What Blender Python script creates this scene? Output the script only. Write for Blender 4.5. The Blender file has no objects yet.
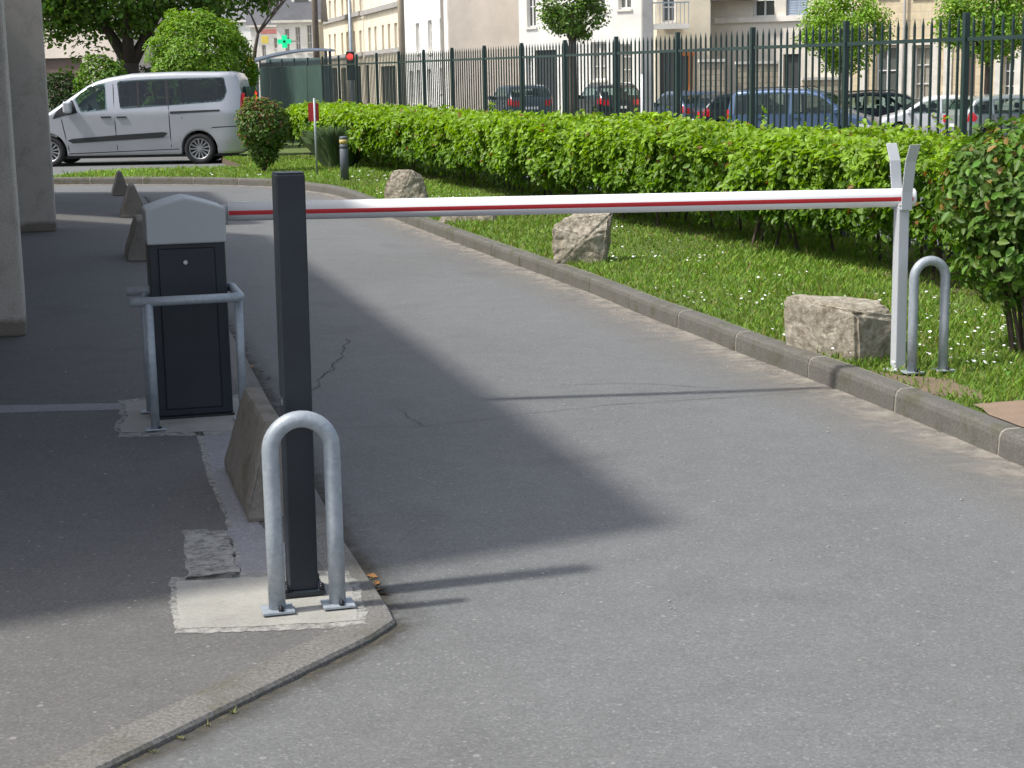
import bpy, bmesh, math, random
import numpy as np
from mathutils import Vector, Matrix, noise
random.seed(7); rng = np.random.default_rng(11)
PI = math.pi
scene = bpy.context.scene
col = scene.collection

# ------------------------------------------------------------------ camera model
F = 1650.0; PITCH = math.atan(304 / F); ROLL = .019; CH = 1.65
fw = Vector((0, math.cos(PITCH), -math.sin(PITCH)))
_u = Vector((0, math.sin(PITCH), math.cos(PITCH))); _r = Vector((1, 0, 0))
rt = _r * math.cos(ROLL) - _u * math.sin(ROLL)
upv = _r * math.sin(ROLL) + _u * math.cos(ROLL)
def ray(x, y): return fw * F + rt * (x - 512) + upv * (384 - y)
def G(x, y, z=0.0):                       # where the sight line through a photo point meets height z
    d = ray(x, y); t = (z - CH) / d.z
    return Vector((d.x * t, d.y * t, z))
def at(x, y, Y):                          # ... meets the depth Y
    d = ray(x, y); t = Y / d.y
    return Vector((d.x * t, Y, CH + d.z * t))
def onplane(x, y, p0, dr):                # ... meets the vertical plane of a facade: (distance along, height)
    d = ray(x, y); n = Vector((dr[1], -dr[0]))
    t = (n.x * p0[0] + n.y * p0[1]) / (n.x * d.x + n.y * d.y)
    return ((d.x * t - p0[0]) * dr[0] + (d.y * t - p0[1]) * dr[1], CH + d.z * t)

# ------------------------------------------------------------------ materials
def newmat(name):
    m = bpy.data.materials.new(name); m.use_nodes = True
    nt = m.node_tree; b = nt.nodes['Principled BSDF']
    return m, nt, b
def N(nt, t, **kw):
    n = nt.nodes.new(t)
    for k, v in kw.items():
        if k in n.inputs: n.inputs[k].default_value = v
        else: setattr(n, k, v)
    return n
def ramp(nt, fac, stops):
    r = nt.nodes.new('ShaderNodeValToRGB'); nt.links.new(fac, r.inputs['Fac'])
    el = r.color_ramp.elements
    el[0].position, el[0].color = stops[0][0], tuple(stops[0][1]) + (1,)
    el[1].position, el[1].color = stops[-1][0], tuple(stops[-1][1]) + (1,)
    for p, c in stops[1:-1]:
        e = el.new(p); e.color = tuple(c) + (1,)
    return r.outputs['Color']
def mixc(nt, fac, a, b, mode='MIX'):
    m = nt.nodes.new('ShaderNodeMix'); m.data_type = 'RGBA'; m.blend_type = mode
    for s, v in ((m.inputs[0], fac), (m.inputs[6], a), (m.inputs[7], b)):
        if hasattr(v, 'is_linked') or isinstance(v, bpy.types.NodeSocket): nt.links.new(v, s)
        elif isinstance(v, (int, float)): s.default_value = v
        else: s.default_value = tuple(v) + (1,)
    return m.outputs[2]
def bump(nt, b, h, strength, dist=.01):
    n = N(nt, 'ShaderNodeBump', Strength=strength, Distance=dist)
    nt.links.new(h, n.inputs['Height']); nt.links.new(n.outputs[0], b.inputs['Normal'])
def coords(nt, scale=(1, 1, 1)):
    tc = N(nt, 'ShaderNodeTexCoord'); mp = N(nt, 'ShaderNodeMapping', Scale=scale)
    nt.links.new(tc.outputs['Object'], mp.inputs[0]); return mp.outputs[0]
def tex(nt, vec, scale, detail=4, rough=.6):
    n = N(nt, 'ShaderNodeTexNoise', Scale=scale, Detail=detail, Roughness=rough)
    nt.links.new(vec, n.inputs['Vector']); return n.outputs['Fac']
def simple(name, c, rough=.6, metal=0, var=.12, scale=3, bmp=0, coat=0, fine=0):
    m, nt, b = newmat(name); v = coords(nt)
    f = tex(nt, v, scale)
    c1 = [x * (1 - var) for x in c]; c2 = [min(1, x * (1 + var)) for x in c]
    cc = ramp(nt, f, [(.3, c1), (.7, c2)])
    if fine:
        f2 = tex(nt, v, scale * 25, 2)
        cc = mixc(nt, fine, cc, ramp(nt, f2, [(.35, [x * .5 for x in c]), (.65, [min(1, x * 1.5) for x in c])]))
    nt.links.new(cc, b.inputs['Base Color'])
    b.inputs['Roughness'].default_value = rough; b.inputs['Metallic'].default_value = metal
    b.inputs['Coat Weight'].default_value = coat
    if bmp: bump(nt, b, tex(nt, v, scale * 12, 6), bmp)
    return m
M = {}
def asphalt(name, c, flecks=1.0, tint=(1, 1, 1), big=.22):
    m, nt, b = newmat(name); v = coords(nt)
    c = [c[i] * tint[i] for i in range(3)]
    base = ramp(nt, tex(nt, v, .55, 5, .62), [(.28, [x * (1 - big) for x in c]), (.72, [x * (1 + big) for x in c])])
    wide = tex(nt, coords(nt, (1, .35, 1)), .42, 3, .5)
    base = mixc(nt, 1.0, base, ramp(nt, wide, [(.34, (.84, .81, .77)), (.5, (1, 1, 1)), (.66, (1.08, 1.12, 1.16))]), 'MULTIPLY')
    mid = tex(nt, v, 5, 5, .7)
    base = mixc(nt, .5, base, ramp(nt, mid, [(.3, [x * .8 for x in c]), (.7, [x * 1.2 for x in c])]))
    vo = N(nt, 'ShaderNodeTexVoronoi', Scale=150.0); nt.links.new(v, vo.inputs['Vector'])
    sep = N(nt, 'ShaderNodeSeparateColor'); nt.links.new(vo.outputs['Color'], sep.inputs[0])
    agg = ramp(nt, sep.outputs[0], [(0, [x * .45 for x in c]), (.5, c), (.93, [x * 1.5 for x in c]), (1, [min(1, x * 2.6) for x in c])])
    base = mixc(nt, .30, base, agg)
    # sparse pale stones worn into the surface
    for sc, th, amt in ((26.0, .17, .86), (9.0, .085, .78)):
        v2 = N(nt, 'ShaderNodeTexVoronoi', Scale=sc); nt.links.new(v, v2.inputs['Vector'])
        s2 = N(nt, 'ShaderNodeSeparateColor'); nt.links.new(v2.outputs['Color'], s2.inputs[0])
        lt = N(nt, 'ShaderNodeMath', operation='LESS_THAN'); nt.links.new(v2.outputs['Distance'], lt.inputs[0]); lt.inputs[1].default_value = th
        gt = N(nt, 'ShaderNodeMath', operation='GREATER_THAN'); nt.links.new(s2.outputs[1], gt.inputs[0]); gt.inputs[1].default_value = amt
        mu = N(nt, 'ShaderNodeMath', operation='MULTIPLY'); nt.links.new(lt.outputs[0], mu.inputs[0]); nt.links.new(gt.outputs[0], mu.inputs[1])
        mu2 = N(nt, 'ShaderNodeMath', operation='MULTIPLY'); nt.links.new(mu.outputs[0], mu2.inputs[0]); mu2.inputs[1].default_value = .5 * flecks
        base = mixc(nt, mu2.outputs[0], base, (.42, .41, .38))
    # faint oil stains
    st = ramp(nt, tex(nt, v, 1.1, 3, .5), [(.60, (1, 1, 1)), (.74, (.80, .79, .78))])
    base = mixc(nt, 1.0, base, st, 'MULTIPLY')
    nt.links.new(base, b.inputs['Base Color']); b.inputs['Roughness'].default_value = .82
    b.inputs['Specular IOR Level'].default_value = .35
    bump(nt, b, sep.outputs[1], .35, .004)
    return m
M['asphalt'] = asphalt('asphalt road', (.147, .150, .147), .6)
M['asphalt_dark'] = asphalt('asphalt pavement', (.130, .127, .120), .7)
M['trench'] = asphalt('smooth trench asphalt', (.275, .27, .28), .3, big=.1)

def concrete(name, c, moss=0, rough=.9, scale=2.0, aggregate=.4, streak=0, bottom=None):
    m, nt, b = newmat(name); v = coords(nt, (1, 1, 1 if not streak else .18))
    base = ramp(nt, tex(nt, v, scale, 7, .65), [(.25, [x * .72 for x in c]), (.55, c), (.8, [min(1, x * 1.22) for x in c])])
    vf = coords(nt)
    base = mixc(nt, aggregate, base, ramp(nt, tex(nt, vf, 90, 3), [(.35, [x * .6 for x in c]), (.7, [min(1, x * 1.4) for x in c])]))
    if moss:
        mm = ramp(nt, tex(nt, vf, 4.5, 8, .7), [(.50, (0, 0, 0)), (.66, (moss, moss, moss))])
        base = mixc(nt, mm, base, (.075, .075, .04))
    if bottom:
        tc = N(nt, 'ShaderNodeTexCoord'); sx = N(nt, 'ShaderNodeSeparateXYZ'); nt.links.new(tc.outputs['Object'], sx.inputs[0])
        ad = N(nt, 'ShaderNodeMath', operation='ADD'); nt.links.new(sx.outputs[2], ad.inputs[0])
        ml = N(nt, 'ShaderNodeMath', operation='MULTIPLY'); nt.links.new(tex(nt, vf, 7), ml.inputs[0]); ml.inputs[1].default_value = .12
        nt.links.new(ml.outputs[0], ad.inputs[1])
        base = mixc(nt, 1.0, base, ramp(nt, ad.outputs[0], [(bottom, (.42, .4, .37)), (bottom + .05, (1, 1, 1))]), 'MULTIPLY')
    nt.links.new(base, b.inputs['Base Color']); b.inputs['Roughness'].default_value = rough
    bump(nt, b, tex(nt, vf, 45, 8, .7), .35, .01)
    return m
M['kerb'] = concrete('weathered kerb concrete', (.125, .119, .103), .9, scale=5, aggregate=.6)
M['kerb_left'] = concrete('worn kerb concrete', (.17, .163, .148), .5, scale=6, aggregate=.9)
M['mortar'] = concrete('pale kerb joint', (.27, .25, .21))
M['pad'] = concrete('fresh mortar pad', (.37, .36, .32), .12, scale=3, aggregate=.2)
M['pad_rough'] = concrete('thin mortar smear', (.33, .32, .29), .9, scale=6, aggregate=.8)
def smear():
    m, nt, b = newmat('thin mortar smear'); v = coords(nt)
    nt.links.new(ramp(nt, tex(nt, v, 20, 6), [(.3, (.30, .295, .27)), (.7, (.42, .41, .37))]), b.inputs['Base Color']); b.inputs['Roughness'].default_value = .95
    a = ramp(nt, tex(nt, v, 24, 10, .8), [(.34, (.0, .0, .0)), (.55, (.92, .92, .92))]); nt.links.new(a, b.inputs['Alpha']); return m
M['pad_rough'] = smear()
M['block'] = concrete('dirty concrete block', (.20, .18, .15), .75, scale=4, streak=1)
M['pillar'] = concrete('cast concrete pillar', (.52, .475, .41), .3, scale=1.5, streak=1, bottom=.17)
M['soffit'] = concrete('concrete slab', (.30, .27, .24), .1)
M['render_beige'] = concrete('beige render', (.74, .65, .55), .05, scale=.4, aggregate=.1)
M['render_white'] = concrete('white render', (.78, .765, .70), .03, scale=.5, aggregate=.08)
M['render_cream'] = concrete('cream render', (.80, .70, .52), .05, scale=.6, aggregate=.1)
M['render_grey'] = concrete('grey beige render', (.70, .65, .56), .06, scale=.6, aggregate=.12)
M['trim'] = concrete('pale stone trim', (.74, .70, .62), .05, scale=2, aggregate=.1)
M['trim_grey'] = concrete('grey stone trim', (.36, .34, .31), .15, scale=2, aggregate=.3)
M['slate'] = simple('slate roof', (.095, .10, .115), .6, var=.25, scale=2, fine=.3)
def masonry(name, c1, c2, mort, bw, bh):
    m, nt, b = newmat(name); tc = N(nt, 'ShaderNodeTexCoord')
    sx = N(nt, 'ShaderNodeSeparateXYZ'); nt.links.new(tc.outputs['Object'], sx.inputs[0])
    cb = N(nt, 'ShaderNodeCombineXYZ')
    ad = N(nt, 'ShaderNodeMath', operation='ADD'); nt.links.new(sx.outputs[0], ad.inputs[0]); nt.links.new(sx.outputs[1], ad.inputs[1])
    nt.links.new(ad.outputs[0], cb.inputs[0]); nt.links.new(sx.outputs[2], cb.inputs[1])
    br = N(nt, 'ShaderNodeTexBrick', Scale=1.0); br.inputs['Brick Width'].default_value = bw; br.inputs['Row Height'].default_value = bh
    br.inputs['Mortar Size'].default_value = .018; br.inputs['Color1'].default_value = c1 + (1,); br.inputs['Color2'].default_value = c2 + (1,); br.inputs['Mortar'].default_value = mort + (1,)
    nt.links.new(cb.outputs[0], br.inputs['Vector'])
    v = coords(nt)
    base = mixc(nt, .35, br.outputs['Color'], ramp(nt, tex(nt, v, 3, 6), [(.3, [x * .6 for x in c1]), (.7, [min(1, x * 1.3) for x in c1])]))
    nt.links.new(base, b.inputs['Base Color']); b.inputs['Roughness'].default_value = .9
    bump(nt, b, br.outputs['Fac'], -.5, .02)
    return m
M['stone'] = masonry('cut yellow stone', (.68, .56, .37), (.58, .48, .32), (.46, .40, .30), .55, .28)
M['stone_grey'] = masonry('rubble stone', (.52, .45, .33), (.42, .36, .27), (.22, .19, .15), .42, .2)

def boulder_mat():
    m, nt, b = newmat('limestone boulder'); v = coords(nt)
    base = ramp(nt, tex(nt, v, 3.6, 9, .68), [(.28, (.15, .12, .08)), (.45, (.36, .31, .22)), (.6, (.55, .50, .40)), (.78, (.34, .30, .24))])
    base = mixc(nt, .5, base, ramp(nt, tex(nt, v, 28, 8, .75), [(.38, (.12, .10, .07)), (.62, (.58, .53, .43))]))
    mm = ramp(nt, tex(nt, v, 9, 6, .7), [(.56, (0, 0, 0)), (.68, (.6, .6, .6))])
    base = mixc(nt, mm, base, (.10, .085, .055))
    nt.links.new(base, b.inputs['Base Color']); b.inputs['Roughness'].default_value = .95
    bump(nt, b, tex(nt, v, 22, 12, .75), .9, .03)
    return m
M['boulder'] = boulder_mat()
def galv():
    m, nt, b = newmat('galvanised steel'); v = coords(nt)
    vo = N(nt, 'ShaderNodeTexVoronoi', Scale=70.0); nt.links.new(v, vo.inputs['Vector'])
    sep = N(nt, 'ShaderNodeSeparateColor'); nt.links.new(vo.outputs['Color'], sep.inputs[0])
    sp = ramp(nt, sep.outputs[0], [(0, (.27, .31, .34)), (1, (.42, .46, .49))])
    base = mixc(nt, .55, sp, ramp(nt, tex(nt, v, 9, 6), [(.35, (.27, .31, .34)), (.68, (.45, .485, .51))]))
    spots = ramp(nt, tex(nt, v, 55, 3), [(.70, (0, 0, 0)), (.78, (.5, .5, .5))])
    base = mixc(nt, spots, base, (.60, .62, .62))
    nt.links.new(base, b.inputs['Base Color']); b.inputs['Metallic'].default_value = .22; b.inputs['Roughness'].default_value = .5
    bump(nt, b, tex(nt, v, 40, 5), .15, .004)
    return m
M['galv'] = galv()
M['anthracite'] = simple('anthracite paint', (.015, .020, .026), .42, var=.35, scale=5, bmp=.03, fine=.12)
M['anthracite_front'] = simple('anthracite door paint', (.018, .022, .027), .5, var=.35, scale=3, bmp=.03, fine=.15)
M['seam'] = simple('dark gap', (.006, .006, .007), .8)
M['hood'] = simple('pale grey plastic', (.40, .415, .405), .42, var=.04, scale=3)
M['white_paint'] = simple('white lacquer', (.80, .80, .80), .3, var=.03, scale=2)
M['red_tape'] = simple('red tape', (.50, .02, .025), .4, var=.1)
M['post_grey'] = simple('light grey powder coat', (.50, .52, .53), .4, var=.05, scale=4)
M['fence'] = simple('dark green fence paint', (.020, .042, .036), .38, var=.2, scale=5)
M['fence_sheet'] = simple('green sheet panel', (.035, .078, .062), .85, var=.15, scale=2)
M['bolt'] = simple('dark bolt', (.03, .03, .035), .35, .7)
M['rubber'] = simple('tyre rubber', (.018, .018, .018), .8)
M['alloy'] = simple('alloy rim', (.45, .46, .47), .35, .8, var=.05)
M['black_plastic'] = simple('black trim plastic', (.014, .015, .016), .55)
M['chrome_lock'] = simple('lock steel', (.6, .6, .6), .25, 1)
M['bark'] = simple('bark', (.085, .065, .05), .95, var=.35, scale=8, bmp=.6, fine=.4)
M['stem'] = simple('shrub stem', (.10, .075, .055), .9, var=.3, scale=10, bmp=.4)
M['soil'] = simple('dry soil', (.115, .08, .05), .95, var=.35, scale=6, bmp=.6, fine=.4)
M['bare_soil'] = simple('bare soil and dead grass', (.17, .13, .08), .95, var=.35, scale=9, bmp=.5, fine=.5)
M['lawn'] = simple('lawn base', (.085, .125, .022), .95, var=.4, scale=1.6, bmp=.8, fine=.5)
M['paver'] = simple('reddish paving', (.23, .165, .115), .9, var=.2, scale=5, bmp=.4, fine=.3)
M['wood_pole'] = simple('brown timber pole', (.15, .12, .09), .9, var=.25, scale=5)
M['pole_concrete'] = concrete('concrete pole', (.42, .41, .38), .15, scale=1.2)
M['pole_tan'] = concrete('tan pole', (.40, .34, .25), .15, scale=1.2)
M['orange'] = simple('orange panel', (.55, .19, .05), .6)
M['daisy'] = simple('white petals', (.8, .8, .78), .6)
M['grit'] = simple('pale grit', (.38, .365, .33), .8)
M['dead_leaf'] = simple('dead leaf', (.28, .13, .04), .8, var=.4, scale=30)
M['crack'] = simple('road crack', (.075, .074, .07), .95)
M['line'] = simple('road marking paint', (.7, .7, .68), .6, fine=.2)
M['sign_red'] = simple('red sign face', (.42, .03, .03), .45)
M['yellow_band'] = simple('yellow band', (.42, .33, .10), .5)
M['bollard'] = simple('grey bollard', (.10, .115, .135), .5, var=.1)
M['shutter'] = simple('pale blue shutter', (.36, .42, .50), .6)
M['window_frame'] = simple('white window frame', (.78, .77, .74), .45, var=.03)
M['brown_door'] = simple('brown door', (.12, .085, .065), .6)
M['dark_gate'] = simple('dark gate', (.05, .055, .055), .5)
M['sign_pink'] = simple('faded red shop board', (.50, .20, .18), .6)
M['sign_yellow'] = simple('yellow shop board', (.75, .60, .12), .6)
def glass(name, c, rough=.06, spec=.8):
    m, nt, b = newmat(name); b.inputs['Base Color'].default_value = c + (1,)
    b.inputs['Roughness'].default_value = rough; b.inputs['Specular IOR Level'].default_value = spec
    return m
M['glass'] = glass('car window glass', (.06, .085, .085), .05, 1.0)
M['glass_tint'] = glass('tinted car glass', (.007, .009, .010))
M['glass_front'] = glass('clear car glass', (.16, .25, .25))
M['glass_house'] = glass('house window glass', (.10, .11, .10), .12)
M['glass_pale'] = glass('curtained window', (.34, .32, .27), .3, .4)
M['shelter_glass'] = glass('pale shelter glass', (.42, .55, .52), .15)
M['tail'] = glass('tail lamp red', (.55, .012, .02), .15)
M['lamp_clear'] = glass('clear lamp', (.6, .62, .62), .1)
def seeglass(name, c, tr):
    m, nt, b = newmat(name); b.inputs['Base Color'].default_value = c + (1,); b.inputs['Roughness'].default_value = .04; b.inputs['Specular IOR Level'].default_value = .9
    t = N(nt, 'ShaderNodeBsdfTransparent'); t.inputs[0].default_value = (.78, .92, .88, 1)
    mx = N(nt, 'ShaderNodeMixShader'); mx.inputs[0].default_value = tr; out = nt.nodes['Material Output']
    nt.links.new(b.outputs[0], mx.inputs[1]); nt.links.new(t.outputs[0], mx.inputs[2]); nt.links.new(mx.outputs[0], out.inputs[0]); return m
M['glass'] = seeglass('car window glass', (.02, .03, .03), .62)
M['glass_tint'] = seeglass('tinted car glass', (.008, .010, .011), .42)
M['glass_front'] = seeglass('clear car glass', (.03, .05, .05), .75)
M['seat_cloth'] = simple('dark seat cloth', (.03, .03, .033), .9)
M['weed'] = simple('dry weed', (.16, .17, .05), .8, var=.3, scale=20)
def footdirt():
    m, nt, b = newmat('kerb foot dirt'); v = coords(nt)
    nt.links.new(ramp(nt, tex(nt, v, 18, 6), [(.3, (.035, .032, .025)), (.7, (.10, .09, .065))]), b.inputs['Base Color']); b.inputs['Roughness'].default_value = 1
    a = N(nt, 'ShaderNodeAttribute', attribute_name='Fade'); mu = N(nt, 'ShaderNodeMath', operation='MULTIPLY'); nt.links.new(a.outputs['Fac'], mu.inputs[0])
    r_ = N(nt, 'ShaderNodeMapRange'); nt.links.new(tex(nt, v, 9, 8, .7), r_.inputs[0]); r_.inputs[1].default_value = .3; r_.inputs[2].default_value = .6
    nt.links.new(r_.outputs[0], mu.inputs[1]); nt.links.new(mu.outputs[0], b.inputs['Alpha']); return m
M['foot_dirt'] = footdirt()
M['plate'] = simple('number plate', (.7, .7, .68), .4)
def emis(name, c, s):
    m, nt, b = newmat(name); b.inputs['Base Color'].default_value = c + (1,)
    b.inputs['Emission Color'].default_value = c + (1,); b.inputs['Emission Strength'].default_value = s; return m
M['red_lamp'] = emis('lit red signal', (.9, .04, .03), 1.2)
M['amber_lamp'] = emis('lit amber signal', (.9, .35, .05), .8)
M['green_led'] = emis('lit green cross', (.0, .55, .22), .5)
def paint(name, c, metal=.4, rough=.35):
    m, nt, b = newmat(name); b.inputs['Base Color'].default_value = c + (1,)
    b.inputs['Metallic'].default_value = metal; b.inputs['Roughness'].default_value = rough; b.inputs['Coat Weight'].default_value = .6
    b.inputs['Coat Roughness'].default_value = .08
    v = coords(nt); nt.links.new(ramp(nt, tex(nt, v, 1.5, 5), [(.3, [x * .93 for x in c]), (.7, [min(1, x * 1.05) for x in c])]), b.inputs['Base Color'])
    return m
M['silver'] = paint('silver van paint', (.44, .455, .475), .4, .34)
M['p_slate'] = paint('slate blue car paint', (.05, .065, .09))
M['p_black'] = paint('black car paint', (.012, .013, .015))
M['p_blue'] = paint('blue car paint', (.06, .09, .15))
M['p_dark'] = paint('dark grey car paint', (.03, .034, .04))
M['p_midblue'] = paint('metallic blue car paint', (.07, .115, .20))
M['p_navy'] = paint('navy car paint', (.02, .028, .045))
M['p_white'] = paint('white car paint', (.68, .69, .70), 0, .3)
M['p_greygreen'] = paint('grey green car paint', (.33, .36, .34))
def leafmat(name, trans=.35, rough=.45):
    m, nt, b = newmat(name)
    a = N(nt, 'ShaderNodeAttribute', attribute_name='Col')
    nt.links.new(a.outputs['Color'], b.inputs['Base Color']); b.inputs['Roughness'].default_value = rough
    b.inputs['Specular IOR Level'].default_value = .35
    t = N(nt, 'ShaderNodeBsdfTranslucent')
    hs = N(nt, 'ShaderNodeHueSaturation', Saturation=1.1, Value=1.25); nt.links.new(a.outputs['Color'], hs.inputs['Color'])
    nt.links.new(hs.outputs[0], t.inputs[0])
    mx = N(nt, 'ShaderNodeMixShader'); mx.inputs[0].default_value = trans
    out = nt.nodes['Material Output']
    nt.links.new(b.outputs[0], mx.inputs[1]); nt.links.new(t.outputs[0], mx.inputs[2]); nt.links.new(mx.outputs[0], out.inputs[0])
    return m
M['leaf'] = leafmat('hedge leaf', .38)
M['leaf_gloss'] = leafmat('glossy leaf', .28, .5)
M['blade'] = leafmat('grass blade', .35, .6)
def dustmat():
    m, nt, b = newmat('gutter dust'); v = coords(nt)
    nt.links.new(ramp(nt, tex(nt, v, 14, 6), [(.3, (.22, .20, .165)), (.7, (.34, .31, .26))]), b.inputs['Base Color'])
    b.inputs['Roughness'].default_value = .95
    a = N(nt, 'ShaderNodeAttribute', attribute_name='Fade')
    mu = N(nt, 'ShaderNodeMath', operation='MULTIPLY'); nt.links.new(a.outputs['Fac'], mu.inputs[0])
    r = N(nt, 'ShaderNodeMapRange'); nt.links.new(tex(nt, v, 5, 8, .7), r.inputs[0])
    r.inputs[1].default_value = .25; r.inputs[2].default_value = .58; nt.links.new(r.outputs[0], mu.inputs[1])
    nt.links.new(mu.outputs[0], b.inputs['Alpha']); return m
M['dust'] = dustmat()

# ------------------------------------------------------------------ object helpers
def tag(o, label=None, cat=None, group=None, kind=None):
    if label: o['label'] = label
    if cat: o['category'] = cat
    if group: o['group'] = group
    if kind: o['kind'] = kind
    return o
def empty(name, loc=(0, 0, 0), rz=0, label=None, cat=None, group=None):
    o = bpy.data.objects.new(name, None); col.objects.link(o); o.location = loc; o.rotation_euler = (0, 0, rz)
    o.empty_display_size = .2
    return tag(o, label, cat, group)
def from_np(name, V, faces_v, nper, mat, cols=None, parent=None, smooth=False):
    me = bpy.data.meshes.new(name); nf = len(faces_v) // nper
    me.vertices.add(len(V)); me.vertices.foreach_set('co', np.ascontiguousarray(V, dtype=np.float32).ravel())
    me.loops.add(len(faces_v)); me.loops.foreach_set('vertex_index', np.ascontiguousarray(faces_v, dtype=np.int32))
    me.polygons.add(nf); me.polygons.foreach_set('loop_start', np.arange(0, len(faces_v), nper, dtype=np.int32))
    me.polygons.foreach_set('loop_total', np.full(nf, nper, dtype=np.int32))
    me.update(calc_edges=True); me.validate()
    if cols is not None:
        a = me.color_attributes.new('Col', 'FLOAT_COLOR', 'POINT')
        a.data.foreach_set('color', np.ascontiguousarray(cols, dtype=np.float32).ravel())
    me.materials.append(mat)
    o = bpy.data.objects.new(name, me); col.objects.link(o); o.parent = parent
    return o
class MB:
    def __init__(s): s.v = []; s.f = []; s.sm = []
    def add(s, vs, fs, smooth=False):
        b = len(s.v); s.v += [tuple(x) for x in vs]
        for f in fs: s.f.append(tuple(i + b for i in f)); s.sm.append(smooth)
        return s
    def box(s, x0, x1, y0, y1, z0, z1, rz=0, c=None):
        vs = [Vector((x, y, z)) for x in (x0, x1) for y in (y0, y1) for z in (z0, z1)]
        if rz:
            c = Vector(c if c else ((x0 + x1) / 2, (y0 + y1) / 2, 0)); R = Matrix.Rotation(rz, 3, 'Z')
            vs = [R @ (p - c) + c for p in vs]
        return s.add(vs, [(0, 1, 3, 2), (4, 6, 7, 5), (0, 4, 5, 1), (2, 3, 7, 6), (0, 2, 6, 4), (1, 5, 7, 3)])
    def prism(s, poly, z0, z1):
        n = len(poly); vs = [(p[0], p[1], z0) for p in poly] + [(p[0], p[1], z1) for p in poly]
        return s.add(vs, [tuple(range(n))[::-1], tuple(range(n, 2 * n))] + [(i, (i + 1) % n, n + (i + 1) % n, n + i) for i in range(n)])
    def xprism(s, poly, y0, y1, smooth=False):   # polygon in (x,z), extruded along y
        n = len(poly); vs = [(p[0], y0, p[1]) for p in poly] + [(p[0], y1, p[1]) for p in poly]
        s.add(vs, [tuple(range(n)), tuple(range(n, 2 * n))[::-1]])
        b = len(s.v) - 2 * n
        for i in range(n): s.f.append((b + i, b + n + i, b + n + (i + 1) % n, b + (i + 1) % n)); s.sm.append(smooth)
        return s
    def tube(s, pts, r, seg=12, cap=True):
        pts = [Vector(p) for p in pts]; n = len(pts)
        rs = r if isinstance(r, (list, tuple)) else [r] * n
        rings = []; prev = None
        for i, p in enumerate(pts):
            t = (pts[min(i + 1, n - 1)] - pts[max(i - 1, 0)]).normalized()
            if prev is None:
                a = t.orthogonal().normalized()
            else:
                a = (prev - t * prev.dot(t)).normalized()
            prev = a; bb = t.cross(a)
            rings.append([p + (a * math.cos(2 * PI * k / seg) + bb * math.sin(2 * PI * k / seg)) * rs[i] for k in range(seg)])
        vs = [q for rr in rings for q in rr]; fs = []
        for i in range(n - 1):
            for k in range(seg):
                fs.append((i * seg + k, i * seg + (k + 1) % seg, (i + 1) * seg + (k + 1) % seg, (i + 1) * seg + k))
        s.add(vs, fs, True)
        if cap:
            b = len(s.v) - n * seg
            s.f.append(tuple(b + k for k in range(seg))[::-1]); s.sm.append(False)
            s.f.append(tuple(b + (n - 1) * seg + k for k in range(seg))); s.sm.append(False)
        return s
    def cyl(s, c, axis, r, L, seg=20):
        a = Vector(axis).normalized(); c = Vector(c); return s.tube([c - a * L / 2, c + a * L / 2], r, seg)
    def sphere(s, c, r, seg=12, rings=8, squash=(1, 1, 1), top_only=False):
        c = Vector(c); vs = []; fs = []
        lim = PI / 2 if top_only else PI
        for i in range(rings + 1):
            th = lim * i / rings
            for k in range(seg):
                ph = 2 * PI * k / seg
                vs.append(c + Vector((math.sin(th) * math.cos(ph) * squash[0], math.sin(th) * math.sin(ph) * squash[1], math.cos(th) * squash[2])) * r)
        for i in range(rings):
            for k in range(seg): fs.append((i * seg + k, (i + 1) * seg + k, (i + 1) * seg + (k + 1) % seg, i * seg + (k + 1) % seg))
        return s.add(vs, fs, True)
    def build(s, name, mat, parent=None, bevel=0, seg=2, loc=None, fix=True):
        me = bpy.data.meshes.new(name); me.from_pydata(s.v, [], s.f); me.update()
        me.polygons.foreach_set('use_smooth', s.sm)
        bm = bmesh.new(); bm.from_mesh(me)
        if fix:
            bmesh.ops.remove_doubles(bm, verts=bm.verts, dist=1e-5)
            bmesh.ops.recalc_face_normals(bm, faces=bm.faces)
        bm.to_mesh(me); bm.free()
        me.materials.append(mat if not isinstance(mat, str) else M[mat])
        o = bpy.data.objects.new(name, me); col.objects.link(o); o.parent = parent
        if loc is not None: o.location = loc
        if bevel:
            md = o.modifiers.new('Bevel', 'BEVEL'); md.width = bevel; md.segments = seg; md.limit_method = 'ANGLE'; md.angle_limit = math.radians(35)
        return o

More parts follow.
